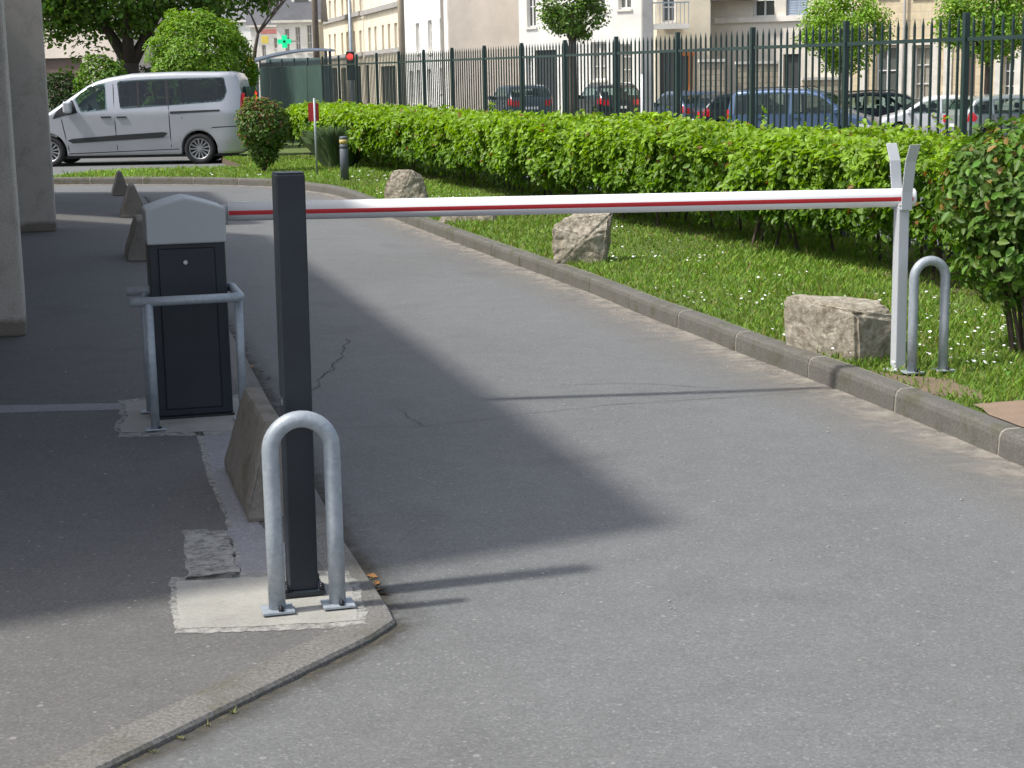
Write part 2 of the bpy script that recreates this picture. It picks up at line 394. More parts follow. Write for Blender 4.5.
# smooth numpy noise: sums of random sines
_k = {}
def snoise(P, freq, seed=0, octaves=3):
    key = (seed, octaves)
    if key not in _k:
        r = np.random.default_rng(seed + 100)
        _k[key] = [(r.normal(size=(6, 3)), r.uniform(0, 2 * PI, 6)) for _ in range(octaves)]
    out = np.zeros(len(P)); amp = 1; tot = 0
    for o, (D, ph) in enumerate(_k[key]):
        out += amp * np.sin(P @ (D.T * freq * 2 ** o) + ph).sum(1) / 2.45
        tot += amp; amp *= .55
    return out / tot
def unit(a): return a / (np.linalg.norm(a, axis=1, keepdims=True) + 1e-9)
def leaves(name, P, Nn, size, mat, cols, aspect=.55, parent=None, droop=.35):
    n = len(P); Nn = unit(Nn)
    T = rng.normal(size=(n, 3)); T[:, 2] -= droop
    T = unit(T - Nn * (T * Nn).sum(1, keepdims=True)); B = np.cross(Nn, T)
    L = size[:, None] if isinstance(size, np.ndarray) else np.full((n, 1), size)
    L = L * rng.uniform(.7, 1.25, (n, 1)); W = L * aspect
    up = Nn * W * .16
    V = np.stack([P, P + T * L * .32 + B * W * .5 + up, P + T * L * .72 + B * W * .40 + up, P + T * L - Nn * L * .08,
                  P + T * L * .72 - B * W * .40 + up, P + T * L * .32 - B * W * .5 + up], 1).reshape(-1, 3)
    b = (np.arange(n) * 6)[:, None]
    Fc = np.concatenate([b + np.array([[0, 1, 2, 3]]), b + np.array([[0, 3, 4, 5]])], 1).ravel()
    C = np.repeat(np.concatenate([cols, np.ones((n, 1))], 1), 6, 0)
    return from_np(name, V, Fc, 4, mat, C, parent)
def leafcols(n, c, var=.25, mix=None, mixp=None):
    c = np.array(c)[None, :] * np.exp(rng.normal(0, var, (n, 1))) * np.exp(rng.normal(0, .08, (n, 3)))
    if mix is not None:
        w = mixp if isinstance(mixp, np.ndarray) else np.full(n, mixp)
        sel = rng.random(n) < w; c[sel] = np.array(mix)[None, :] * np.exp(rng.normal(0, var, (sel.sum(), 1)))
    return np.clip(c, 0, .9)

# ------------------------------------------------------------------ terrain
FX0, FY0 = 3.718, 13.6; FX1, FY1 = -4.984, 42.3
fdir = Vector((FX1 - FX0, FY1 - FY0, 0)).normalized()
def fence_x(Y): return FX0 + (Y - FY0) * (FX1 - FX0) / (FY1 - FY0)
def S(t): t = max(0, min(1, t)); return t * t * (3 - 2 * t)
def gz(X, Y):
    return -.55 * S((X - fence_x(Y) - 2) / 10) * S((X - 2) / 9)
def ground():
    xs = [-400, -200, -120, -80] + [i for i in range(-60, 61, 2)] + [80, 120, 200, 400]
    ys = [-200, -80, -30, -10] + [i for i in range(0, 121, 2)] + [160, 250, 400, 700]
    m = MB(); vs = [(x, y, gz(x, y)) for y in ys for x in xs]; nx = len(xs)
    fs = [(j * nx + i, j * nx + i + 1, (j + 1) * nx + i + 1, (j + 1) * nx + i) for j in range(len(ys) - 1) for i in range(nx - 1)]
    m.add(vs, fs, True); tag(m.build('road', 'asphalt', fix=False), 'grey worn asphalt driveway crossed by a thin crack', kind='structure')
ground()

# right kerb polyline (foot of the kerb on the road)
kpx = [(1300, 592), (1180, 535), (1080, 491), (1012, 462), (912, 420), (838, 389.5), (740, 354), (700.5, 336.6), (657, 321.5), (586, 291), (523, 268), (456, 243),
       (403, 222.5), (365, 206), (338, 195), (303, 190), (272, 186.6), (240, 185.4), (180, 184.2), (100, 184.4), (60, 184.6), (0, 185), (-150, 186.5), (-400, 189)]
kerb_line = [G(*p) for p in kpx]
def resample(pts, step):
    out = [pts[0].copy()]; acc = 0
    for a, b in zip(pts, pts[1:]):
        L = (b - a).length; d = step - acc
        while d <= L:
            out.append(a.lerp(b, d / L)); d += step
        acc = (acc + L) % step if L + acc >= step else acc + L
        acc = L - (d - step)
    return out
def smooth(pts, it=3):
    for _ in range(it):
        q = [pts[0]]
        for a, b in zip(pts, pts[1:]): q += [a.lerp(b, .25), a.lerp(b, .75)]
        pts = q + [pts[-1]]
    return pts
kerb_s = resample(smooth(kerb_line, 2), .25)
def normals2(pts):                       # unit vector away from the road (to the right of travel)
    out = []
    for i in range(len(pts)):
        t = pts[min(i + 1, len(pts) - 1)] - pts[max(i - 1, 0)]; t.normalize()
        out.append(Vector((t.y, -t.x, 0)))
    return out
kn = normals2(kerb_s)
KP = [(-.002, -.02), (0.004, .085), (.012, .108), (.030, .122), (.108, .124), (.112, -.02)]
def sweep(m, pts, nrm, prof, i0, i1, trim=0, jit=0):
    idx = list(range(i0, i1 + 1)); rings = []
    for j in idx:
        p = pts[j].copy()
        if trim and j == i0: p = p.lerp(pts[j + 1], trim)
        if trim and j == i1: p = p.lerp(pts[j - 1], trim)
        rings.append([(p.x + nrm[j].x * (a + jit), p.y + nrm[j].y * (a + jit), h + jit * .4) for a, h in prof])
    k = len(prof); vs = [v for r in rings for v in r]; fs = []
    for j in range(len(rings) - 1):
        for q in range(k - 1): fs.append((j * k + q, j * k + q + 1, (j + 1) * k + q + 1, (j + 1) * k + q))
    fs.append(tuple(range(k))[::-1]); fs.append(tuple((len(rings) - 1) * k + q for q in range(k)))
    m.add(vs, fs, False)
m = MB()
for i in range(0, len(kerb_s) - 5, 4): sweep(m, kerb_s, kn, KP, i, i + 4, .035, random.uniform(-.006, -.0005))
tag(m.build('kerb', 'kerb', bevel=.006), 'mossy concrete kerb stones edging the lawn', kind='structure')
m = MB(); sweep(m, kerb_s, kn, [(.001, -.02), (.005, .083), (.014, .106), (.033, .119), (.104, .121), (.106, -.02)], 0, len(kerb_s) - 1)
tag(m.build('kerb_joints', 'mortar'), kind='structure')
# dusty gutter
def ribbon_fade(name, pts, nrm, offs, mat, z=.004):
    V = []; A = []
    for p, n_ in zip(pts, nrm):
        for o_, a_ in offs: V.append((p.x + n_.x * o_, p.y + n_.y * o_, z)); A.append(a_)
    k = len(offs); fs = [(j * k + q, j * k + q + 1, (j + 1) * k + q + 1, (j + 1) * k + q) for j in range(len(pts) - 1) for q in range(k - 1)]
    me = bpy.data.meshes.new(name); me.from_pydata(V, [], fs)
    at_ = me.attributes.new('Fade', 'FLOAT', 'POINT'); at_.data.foreach_set('value', A)
    me.materials.append(M[mat]); o = bpy.data.objects.new(name, me); col.objects.link(o); return tag(o, kind='structure')
ribbon_fade('gutter_dust', kerb_s, kn, [(.0, .95), (-.12, .75), (-.30, .28), (-.55, 0)], 'dust')

# lawn
back_px = [(57, 175.6), (100, 171.5), (180, 168), (246, 166.5)]
inner = [p + n_ * .112 for p, n_ in zip(kerb_s, kn)]
lawn_poly = [Vector((p.x, p.y, 0)) for p in inner]
back = [Vector((-30, 31.2, 0)), G(-60, 177, .12), G(57, 175.6, .12), G(100, 171.5, .12), G(180, 168.5, .12), G(246, 166.5, .12), Vector((-6.2, 36, 0)), Vector((-7.4, 46, 0))]
fe = [Vector((fence_x(y) + .35, y, 0)) for y in (50, 40, 30, 20, 13, 8, 4)]
lawn_poly += back + fe + [Vector((7.5, 2.0, 0))]
def inpoly(P, poly):
    x, y = P[:, 0], P[:, 1]; c = np.zeros(len(P), bool); n = len(poly); j = n - 1
    for i in range(n):
        xi, yi, xj, yj = poly[i][0], poly[i][1], poly[j][0], poly[j][1]
        if yi != yj:
            k = ((yi > y) != (yj > y)) & (x < (xj - xi) * (y - yi) / (yj - yi) + xi); c ^= k
        j = i
    return c
def lawn_z(P):                            # gentle unevenness
    return .124 + .012 * snoise(np.column_stack([P[:, :2], np.zeros(len(P))]), 1.3, 5)
from mathutils.geometry import tessellate_polygon
tri = tessellate_polygon([[Vector((p[0], p[1], 0)) for p in lawn_poly]])
m = MB(); m.add([(p[0], p[1], .116) for p in lawn_poly], list(tri)); tag(m.build('lawn', 'lawn'), 'green daisy-dotted lawn verge between kerb and hedge', kind='structure')
m = MB(); m.add([(p[0], p[1], -.02) for p in lawn_poly] + [(p[0], p[1], .1155) for p in lawn_poly],
                [(i, i + 1, len(lawn_poly) + i + 1, len(lawn_poly) + i) for i in range(len(lawn_poly) - 1)])
tag(m.build('lawn_edge', 'soil'), kind='structure')

# bare patches and reddish slab
def patch(name, px, z, mat, jag=.03, sub=.12, lift=0, label=None):
    pts = [G(x, y, z) for x, y in px]; out = []
    for a, b in zip(pts, pts[1:] + pts[:1]):
        n = max(1, int((b - a).length / sub))
        for i in range(n):
            p = a.lerp(b, i / n); q = noise.noise(Vector((p.x * 9, p.y * 9, 3.1))) * jag + noise.noise(Vector((p.x * 45, p.y * 45, 1.7))) * jag * .8
            d = (b - a).normalized(); out.append(Vector((p.x - d.y * q, p.y + d.x * q, 0)))
    tri_ = tessellate_polygon([out]); mm = MB(); mm.add([(p.x, p.y, z + lift) for p in out], list(tri_))
    return tag(mm.build(name, mat), label, kind='structure'), out
SLAB = patch('paved_patch', [(972, 405.5), (1040, 400.5), (1120, 398), (1120, 455), (1040, 434), (1003, 422)], .12, 'paver', .02, lift=.008)[1]
SOILP = patch('bare_soil_patch', [(868, 370), (900, 374), (955, 379), (985, 398), (968, 400), (935, 392), (896, 380), (875, 373)], .12, 'bare_soil', .05, lift=-.0015)[1]

# ------------------------------------------------------------------ left pavement
PZ = .024
Kl = [Vector((-3.6, -.3, 0)), Vector((-1.9, 2.385, 0)), Vector((-1.038, 3.761, 0)), Vector((-.43, 4.73, 0)), Vector((-.372, 4.87, 0)), Vector((-.40, 5.0, 0)),
      Vector((-.632, 5.838, 0)), Vector((-1.633, 9.993, 0)), Vector((-2.95, 15.2, 0)), Vector((-4.3, 20.5, 0)), Vector((-5.55, 25.2, 0)), Vector((-6.0, 25.9, 0)), Vector((-7.2, 26.2, 0)), Vector((-20, 27.6, 0))]
nl = []
for i in range(len(Kl)):
    t = (Kl[min(i + 1, len(Kl) - 1)] - Kl[max(i - 1, 0)]).normalized(); nl.append(Vector((-t.y, t.x, 0)))
m = MB(); W_ = .135
sweep(m, Kl, nl, [(0, -.02), (.001, PZ - .012), (.009, PZ - .002), (W_, PZ), (W_ + .002, -.02)], 0, len(Kl) - 1)
tag(m.build('pavement_kerb', 'kerb_left'), 'worn low kerb edge of the left pavement', kind='structure')
poly = [p + n_ * (W_ + .001) for p, n_ in zip(Kl, nl)] + [Vector((-20, -.3, 0))]
tri = tessellate_polygon([poly]); m = MB(); m.add([(p.x, p.y, PZ - .0012) for p in poly], list(tri))
tag(m.build('pavement', 'asphalt_dark'), 'dark asphalt pavement beside the barrier', kind='structure')
# pads, smear, trench: sheets 4 mm apart
patch('trench_patch', [(196, 431), (204, 455), (212, 480), (226, 512), (231, 540), (241, 584), (300, 584), (284, 545), (252, 518), (232, 470), (238, 431)], PZ, 'trench', .015, .06, 0)
patch('trench_patch', [(-60, 406), (0, 405), (60, 404.5), (132, 402.5), (130, 409), (60, 411), (0, 413), (-60, 414)], PZ, 'trench', .02, .1, 0)
patch('mortar_smear', [(183, 531), (205, 529), (229, 531), (239, 579), (187, 581)], PZ, 'pad_rough', .012, .03, .0008)
patch('mortar_smear', [(195, 431), (203, 431), (215, 482), (235, 540), (240, 560), (236, 562), (226, 520), (205, 470)], PZ, 'pad_rough', .012, .03, .0008)
patch('concrete_pad', [(177, 582), (240, 578), (345, 576), (353, 590), (359, 621), (300, 624), (240, 627), (181, 628.5), (177, 605)], PZ, 'pad', .008, .012, .0018)
patch('mortar_smear', [(171, 577), (240, 573), (345, 571), (362, 588), (369, 625), (300, 629), (240, 632), (174, 634), (169, 605)], PZ, 'pad_rough', .02, .02, .0008)
patch('concrete_pad', [(124, 403), (150, 400), (240, 398), (250, 403), (240, 412), (236, 431), (190, 432), (122, 433), (121, 425), (128, 418)], PZ, 'pad', .012, .015, .0018)
patch('mortar_smear', [(119, 400), (150, 397), (240, 395), (256, 400), (245, 415), (240, 434), (190, 436), (118, 437), (115, 425), (121, 418)], PZ, 'pad_rough', .02, .02, .0008)

# cracks, white line
def ribbon(name, px, w, z, mat, jit=.015, step=.06):
    pts = resample([G(x, y, z) for x, y in px], step); m = MB(); vs = []
    for i, p in enumerate(pts):
        t = (pts[min(i + 1, len(pts) - 1)] - pts[max(i - 1, 0)]).normalized(); n_ = Vector((-t.y, t.x, 0))
        o_ = noise.noise(p * 6) * jit + noise.noise(p * 21) * jit * .5; ww = w * (.35 + .9 * abs(noise.noise(p * 8 + Vector((5, 5, 5)))))
        a = p + n_ * (o_ - ww / 2); b = p + n_ * (o_ + ww / 2); vs += [(a.x, a.y, z), (b.x, b.y, z)]
    m.add(vs, [(2 * i, 2 * i + 2, 2 * i + 3, 2 * i + 1) for i in range(len(pts) - 1)])
    return tag(m.build(name, mat, fix=False), kind='structure')
ribbon('road_crack', [(318, 428), (420, 426), (520, 415), (600, 405), (700, 399), (815, 391)], .008, .004, 'crack')
ribbon('road_crack', [(349, 338), (343, 355), (328, 370), (313, 391)], .012, .005, 'crack', .05)
ribbon('road_crack', [(401, 409), (412, 418), (424, 426)], .008, .006, 'crack', .03)
ribbon('road_crack', [(560, 384), (640, 383), (730, 388)], .009, .004, 'crack', .02)
ribbon('road_marking', [(-80, 177), (40, 174.5), (93, 173.2)], .12, .004, 'line', .002, .3)
kl2 = resample(Kl, .1); kn2 = []
for i in range(len(kl2)):
    t = (kl2[min(i + 1, len(kl2) - 1)] - kl2[max(i - 1, 0)]).normalized(); kn2.append(Vector((-t.y, t.x, 0)))
ribbon_fade('kerb_foot_dirt', kl2, kn2, [(.0, 1), (-.02, .8), (-.06, .25), (-.14, 0)], 'foot_dirt', .003)
m = MB()
for i in range(260):
    j = int(random.random() * 60) if i % 2 else int(random.random() * len(kl2) * .6); 
    if noise.noise(kl2[j] * 2.3) < .05: continue
    b = kl2[j] - kn2[j] * random.uniform(.002, .02)
    for q in range(4):
        a = random.uniform(0, 6.28); L = random.uniform(.008, .022); d = Vector((math.cos(a) * L, math.sin(a) * L, random.uniform(.4, 1) * L)); e = Vector((-math.sin(a), math.cos(a), 0)) * .002
        m.add([b - e, b + e, b + d], [(0, 1, 2)])
tag(m.build('kerb_weeds', 'weed', fix=False), 'tiny weeds and moss along the foot of the left kerb', 'weeds', kind='stuff')
# strip of weeds and dirt along left kerb foot
def grit():
    n = 420; V = []; Fv = []
    m = MB()
    for i in range(n):
        if i % 3 == 0: p = Vector((random.uniform(-3, 3), random.uniform(4.2, 14), .003))
        elif i % 3 == 1: p = Vector((random.uniform(-5, -.9), random.uniform(5, 14), PZ + .001))
        else:
            j = int(random.random() ** 1.3 * (len(kerb_s) * .55)); p = kerb_s[j] - kn[j] * abs(random.gauss(0, .12)); p = Vector((p.x, p.y, .003))
        if i % 3 == 1 and p.x > -.372 - .255 * (p.y - 4.87) - .05: continue
        r = random.uniform(.002, .005) * (.8 + p.y / 14)
        m.sphere(p, r, 5, 3, (random.uniform(.7, 1.4), random.uniform(.7, 1.4), .5))
    tag(m.build('grit', 'grit', fix=False), 'pale grit scattered over the asphalt', 'grit', kind='stuff')
    m = MB()
    for x, y, z in [(379, 590, 0), (383, 594, 0), (377, 583, 0), (372, 576, 0), (948, 427, 0), (1001, 452, 0), (700, 333, 0), (905, 410, 0), (466, 245, 0), (270, 385, PZ), (262, 372, PZ), (268, 378, 0), (252, 366, PZ)]:
        p = G(x, y, z + .006); a = random.uniform(0, 6.28); L = random.uniform(.02, .035); d = Vector((math.cos(a), math.sin(a), 0)); e = Vector((-d.y, d.x, 0))
        m.add([p - d * L, p + e * L * .4 + Vector((0, 0, .008)), p + d * L, p - e * L * .4], [(0, 1, 2), (0, 2, 3)])
    tag(m.build('dead_leaves', 'dead_leaf', fix=False), 'few brown dead leaves along the kerbs', 'dead leaves', kind='stuff')
grit()

# ------------------------------------------------------------------ grass & daisies
def grass():
    out = []
    n = 620000
    # choose depth with density falling off
    Y = 4 + 32 * rng.random(n) ** 1.75; X = rng.uniform(-1, 1, n) * (1.5 + .36 * Y) 
    P = np.column_stack([X, Y, np.zeros(n)])
    vis = (X > -.36 * Y - 1) & (X < .36 * Y + 1.2)
    ok = inpoly(P, [(p[0], p[1]) for p in lawn_poly]) & vis & ~inpoly(P, SLAB)
    so = inpoly(P, SOILP) & (rng.random(n) < .75)
    P = P[ok & ~so]; n = len(P)
    # thin near hedge foot
    P[:, 2] = .114
    h = (.024 + .024 * rng.random(n)) * (1 + .45 * snoise(P, 1.1, 8)) * (1 + P[:, 1] * .008)
    tall = rng.random(n) < .02; h[tall] *= 1.9
    w = .0024 + .00022 * P[:, 1]
    a = rng.uniform(0, 2 * PI, n); d = np.column_stack([np.cos(a), np.sin(a), np.zeros(n)]); e = np.column_stack([-np.sin(a), np.cos(a), np.zeros(n)])
    lean = rng.uniform(.1, .8, n)
    up = np.array([[0, 0, 1.]])
    V = np.stack([P - e * w[:, None], P + e * w[:, None], P + d * (h * lean * .35)[:, None] + up * (h * .62)[:, None] + e * (w * .7)[:, None], P + d * (h * lean)[:, None] + up * h[:, None]], 1).reshape(-1, 3)
    b = (np.arange(n) * 4)[:, None]; Fc = (b + np.array([[0, 1, 2, 3]])).ravel()
    c = leafcols(n, (.185, .30, .04), .22, (.30, .27, .09), .06)
    pt = snoise(P, .9, 3)[:, None]; c = c * (1 + .22 * pt) * np.array([[1, 1, 1]]) + np.clip(-pt, 0, 1) * np.array([[.012, .0, 0]])
    C = np.repeat(np.concatenate([c, np.ones((n, 1))], 1), 4, 0)
    tag(from_np('grass', V, Fc, 4, M['blade'], C), 'short green lawn grass between kerb and hedge', 'grass', kind='stuff')
    # broad weeds
    n = 9000; Y = 5 + 26 * rng.random(n) ** 1.6; X = rng.uniform(-1, 1, n) * (1.5 + .36 * Y); P = np.column_stack([X, Y, np.full(n, .14)])
    ok = inpoly(P, [(p[0], p[1]) for p in lawn_poly]) & ~inpoly(P, SLAB) & (snoise(P, 1.6, 21) > .1); P = P[ok]; n = len(P); P[:, 2] += rng.random(n) * .03
    tag(leaves('clover', P, rng.normal(size=(n, 3)) * .5 + np.array([[0, 0, 1]]), .03, M['blade'], leafcols(n, (.11, .23, .035), .2), .7), 'low clover and weeds among the grass', 'ground cover', kind='stuff')
    # daisies
    D = []
    for i in range(20000):
        y = 6.5 + 22 * random.random() ** 1.3; x = random.uniform(-1, 1) * (.5 + .34 * y)
        D.append((x, y, 0))
    D = np.array(D); k = inpoly(D, [(p[0], p[1]) for p in lawn_poly]) & ~inpoly(D, SLAB)
    cl = snoise(D, 1.5, 33); k &= rng.random(len(D)) < np.clip(.10 + .75 * (cl - .16), .02, .9)
    k &= D[:, 0] < fence_x(D[:, 1]) - 1.55
    D = D[k]; m = MB()
    for x, y, _ in D:
        r = random.uniform(.0035, .0075) + .0003 * y; z = random.uniform(.155, .18)
        t = Vector((random.uniform(-.4, .4), random.uniform(-.5, .3), 1)).normalized(); a = t.orthogonal().normalized(); b_ = t.cross(a); c = Vector((x, y, z))
        ring = [c + (a * math.cos(q * PI / 4) + b_ * math.sin(q * PI / 4)) * r for q in range(8)]
        m.add([c + t * .002] + ring, [(0, q + 1, (q + 1) % 8 + 1) for q in range(8)])
    tag(m.build('daisies', 'daisy', fix=False), 'white daisies dotted through the lawn', 'daisies', kind='stuff')
grass()

# ------------------------------------------------------------------ hedge
def hedge():
    root = empty('hedge', (fence_x(14) - 1, 14, .12), 0, 'long bright green leafy hedge in front of the dark green fence', 'hedge')
    root_loc = np.array(root.location)
    fd = np.array([fdir.x, fdir.y, 0]); out = np.array([-fdir.y, fdir.x, 0])     # out: towards the lawn/camera
    if out[0] > 0: out = -out
    F0 = np.array([FX0, FY0, 0])
    s0, s1 = -6.0, 25.5; off_f, off_b = 1.42, .22; H = 1.02
    def put(n, mode):
        # density falls with distance
        u = rng.random(n); s = s0 + (s1 - s0) * u ** 1.45
        if mode == 'front':
            z = rng.beta(1.25, 1.0, n) * (H - .1) + .1
            y = np.full(n, off_f)
        elif mode == 'top':
            y = rng.uniform(off_b, off_f, n); z = np.full(n, H)
        elif mode == 'back':
            z = rng.uniform(.2, H, n); y = np.full(n, off_b)
        else:
            z = rng.uniform(.35, H - .05, n); y = rng.uniform(off_b, off_f - .1, n)
        P = F0 + fd * s[:, None] + out * y[:, None]; P[:, 2] = z + .12
        n1 = snoise(P, 3.2, 1); n2 = snoise(P, 9.0, 2)
        nb = snoise(P * np.array([1, 1, 0]), 1.4, 4)
        if mode == 'front':
            under = np.clip((.50 + .10 * nb - z) / .35, 0, 1.3)
            dep = np.abs(rng.normal(0, .07, n))
            o = .15 * n1 + .08 * n2 + .15 * nb - dep - under ** 1.3 * .42
            rnd = np.clip((z - (H - .18)) / .18, 0, 1); o -= rnd ** 2 * .12
            P += out * o[:, None]
            keep = rng.random(n) < np.where(z < .36 + .10 * nb, .10, 1) * np.clip(1.0 + 1.1 * n1 + .55 * n2, .10, 1)
            Nn = out * .75 + np.array([0, 0, .55]) + rng.normal(0, .42, (n, 3))
        elif mode == 'top':
            P[:, 2] += .05 * n1 + .035 * n2 + .055 * nb - np.abs(rng.normal(0, .05, n)); 
            P[:, 2] -= np.clip((y - (off_f - .2)) / .2, 0, 1) ** 2 * .06
            keep = rng.random(n) < np.clip(1.0 + .5 * n1, .3, 1)
            Nn = out * .2 + np.array([0, 0, 1.]) + rng.normal(0, .45, (n, 3))
        elif mode == 'back':
            P += out * (.05 * n1)[:, None]; keep = np.ones(n, bool); Nn = -out + rng.normal(0, .5, (n, 3))
        else:
            keep = np.ones(n, bool); Nn = rng.normal(0, 1, (n, 3)) + out * .3
        P = P[keep]; Nn = Nn[keep]; s = s[keep]; z = z[keep]
        return P, Nn, s, z, n1[keep]
    Ps, Ns, Ss, Cs = [], [], [], []
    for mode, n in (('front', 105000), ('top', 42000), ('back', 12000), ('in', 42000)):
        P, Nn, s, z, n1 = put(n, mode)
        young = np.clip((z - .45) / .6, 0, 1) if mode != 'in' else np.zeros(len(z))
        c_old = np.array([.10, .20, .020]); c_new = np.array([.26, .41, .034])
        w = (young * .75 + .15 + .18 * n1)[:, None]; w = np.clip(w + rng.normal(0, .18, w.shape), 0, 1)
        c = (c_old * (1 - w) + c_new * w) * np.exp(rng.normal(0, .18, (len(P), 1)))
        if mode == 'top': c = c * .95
        rd = rng.random(len(P)) < .012; c[rd] = np.array([.22, .11, .03])
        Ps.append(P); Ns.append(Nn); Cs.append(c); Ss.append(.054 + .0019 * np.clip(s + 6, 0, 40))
    # upright shoots above the top
    for i in range(190):
        s = s0 + (s1 - s0) * random.random() ** 1.3; y = random.uniform(off_b + .1, off_f - .05)
        b = F0 + fd * s + out * y; hh = random.uniform(.03, .14) * (1.6 if random.random() < .08 else 1)
        k = random.randint(5, 11); t = rng.random(k)[:, None]
        P = b + np.array([0, 0, .12 + H]) + np.array([[random.uniform(-.3, .3), random.uniform(-.3, .3), 1]]) * t * hh + rng.normal(0, .012, (k, 3))
        Ps.append(P); Ns.append(rng.normal(0, .7, (k, 3)) + np.array([[0, 0, .6]])); Cs.append(leafcols(k, (.24, .37, .035), .15)); Ss.append(np.full(k, .05 + .002 * max(0, s)))
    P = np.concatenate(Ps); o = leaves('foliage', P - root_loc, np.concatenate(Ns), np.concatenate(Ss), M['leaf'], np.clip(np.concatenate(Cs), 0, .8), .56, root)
    m = MB()
    for i in range(95):
        s = s0 + (s1 - s0) * random.random() ** 1.3; y = random.uniform(off_b + .25, off_f - .35)
        b = F0 + fd * s + out * y; b = Vector(b) - root.location; b.z = 0
        pts = [b]; d = Vector((random.uniform(-.3, .3), random.uniform(-.3, .3), 1))
        for q in range(4): pts.append(pts[-1] + d * .24); d += Vector((random.uniform(-.25, .25), random.uniform(-.25, .25), 0))
        MB().tube(pts, [.015, .013, .010, .007, .003], 5, False).build('stem', 'stem', root, fix=False)
    # soil strip below
    a = F0 + fd * s0; b = F0 + fd * (s1 - .5)
    q = [a + out * (off_f - .28), a + out * (-.25), b + out * (-.25), b + out * (off_f - .28)]
    m = MB(); pts = resample([Vector(q[3]), Vector(q[0])], .15)
    e = []
    for p in pts:
        k = noise.noise(p * 3) * .14; e.append(Vector((p.x + out[0] * k, p.y + out[1] * k, 0)))
    pl = e + [Vector(q[1]), Vector(q[2])]
    tri_ = tessellate_polygon([pl]); m.add([(p.x, p.y, .121) for p in pl], list(tri_)); tag(m.build('soil_strip', 'soil'), kind='structure')
hedge()

def shrub(name, label, loc, blobs, n, lsize, c, mix=None, mixp=0, stems=12, stem_h=.7, spread=.25, shell=.75, cat='shrub', aspect=.55, mat='leaf', nclump=0, clump_r=.12, topmix=None, smooth_shell=False, group=None):
    root = empty(name, loc, 0, label, cat, group)
    tot = sum(b[3] * b[4] * b[5] for b in blobs); Ps, Ns = [], []
    for (bx, by, bz, rx, ry, rz_) in blobs:
        k = int(n * rx * ry * rz_ / tot); d = unit(rng.normal(size=(k, 3)))
        r = np.where(rng.random(k) < shell, 1 - np.abs(rng.normal(0, .09, k)), rng.random(k) ** .5)
        if not smooth_shell:
            q = d * 1.0; r = r * (1 + .13 * snoise(q * 3, 1.0, 41) + .10 * snoise(q * 8, 1.0, 42))
        P = np.array([[bx, by, bz]]) + d * r[:, None] * np.array([[rx, ry, rz_]])
        keep = (snoise(P, 7.0 / max(rx, .6), 43) * .9 + 1.0 > rng.random(k) * 1.4) & (P[:, 2] > .05)
        Ps.append(P[keep]); Ns.append((d + np.array([[0, 0, .45]]) + rng.normal(0, .45, (k, 3)))[keep])
    P = np.concatenate(Ps); Nn = np.concatenate(Ns)
    if nclump:
        C = P[rng.integers(0, len(P), nclump)]; P = C[rng.integers(0, nclump, len(P))] + rng.normal(0, clump_r, (len(P), 3)); P = P[P[:, 2] > .05]; Nn = Nn[:len(P)]
    zt = P[:, 2]; zn = np.clip((zt - zt.min()) / (np.ptp(zt) + 1e-6), 0, 1)
    cols = leafcols(len(P), c, .2, mix, (mixp * zn ** 2) if mix is not None else None)
    leaves('foliage', P, Nn, lsize, M[mat], cols, aspect, root)
    m = MB()
    for i in range(stems):
        a = 2 * PI * i / stems + random.uniform(-.3, .3); r0 = random.uniform(.01, .09) * (spread / .25)
        b = Vector((math.cos(a) * r0, math.sin(a) * r0, -.02)); pts = [b]
        for q in range(1, 6):
            t = q / 5; pts.append(Vector((math.cos(a) * (r0 + spread * t ** 1.4), math.sin(a) * (r0 + spread * t ** 1.4), stem_h * t)) + Vector((random.uniform(-.02, .02), random.uniform(-.02, .02), 0)))
        MB().tube(pts, [.012, .011, .010, .008, .006, .004], 6, False).build('stem', 'stem', root, fix=False)
    return root
shrub('photinia_shrub', 'tall glossy shrub with reddish tips at the right end of the hedge', (2.86, 8.95, .12),
      [(.08, .1, .90, .58, .55, .36), (.0, 0, .60, .44, .42, .34), (.5, .1, .68, .5, .45, .5), (-.22, .1, .86, .30, .35, .30)],
      14500, .060, (.095, .185, .022), (.24, .15, .035), .10, 14, .95, .3, .7, mat='leaf_gloss', aspect=.52)
shrub('photinia_shrub', 'small bushy shrub with bronze leaf tips behind the left lawn kerb', (-4.35, 29.7, .12),
      [(0, 0, .82, .47, .42, .48), (0, 0, .38, .26, .26, .28)], 5200, .075, (.10, .18, .03), (.20, .11, .04), .45, 9, .6, .14, .7)

# spiky clump
def clump():
    root = empty('ornamental_grass', (-3.1, 30.6, .12), 0, 'dark spiky grass clump between the red sign and the hedge', 'plant')
    n = 2600; a = rng.uniform(0, 2 * PI, n); r0 = rng.random(n) * .22; L = rng.uniform(.45, .85, n); sp = rng.uniform(.05, .6, n)
    d = np.column_stack([np.cos(a) * 1.25, np.sin(a), np.zeros(n)]); e = np.column_stack([-np.sin(a), np.cos(a), np.zeros(n)]) * .010
    P0 = d * r0[:, None]; P1 = P0 + d * (L * sp * .35)[:, None] + np.array([[0, 0, 1]]) * (L * .7)[:, None]; P2 = P0 + d * (L * sp * .9)[:, None] + np.array([[0, 0, 1]]) * (L * (1 - .35 * sp))[:, None]
    V = np.stack([P0 - e, P0 + e, P1 + e * .8, P2, P1 - e * .8], 1).reshape(-1, 3); b = (np.arange(n) * 5)[:, None]
    C = np.repeat(np.concatenate([leafcols(n, (.17, .25, .11), .35), np.ones((n, 1))], 1), 5, 0)
    from_np('blades', V, (b + np.array([[0, 1, 2, 3, 4]])).ravel(), 5, M['blade'], C, root)
clump()

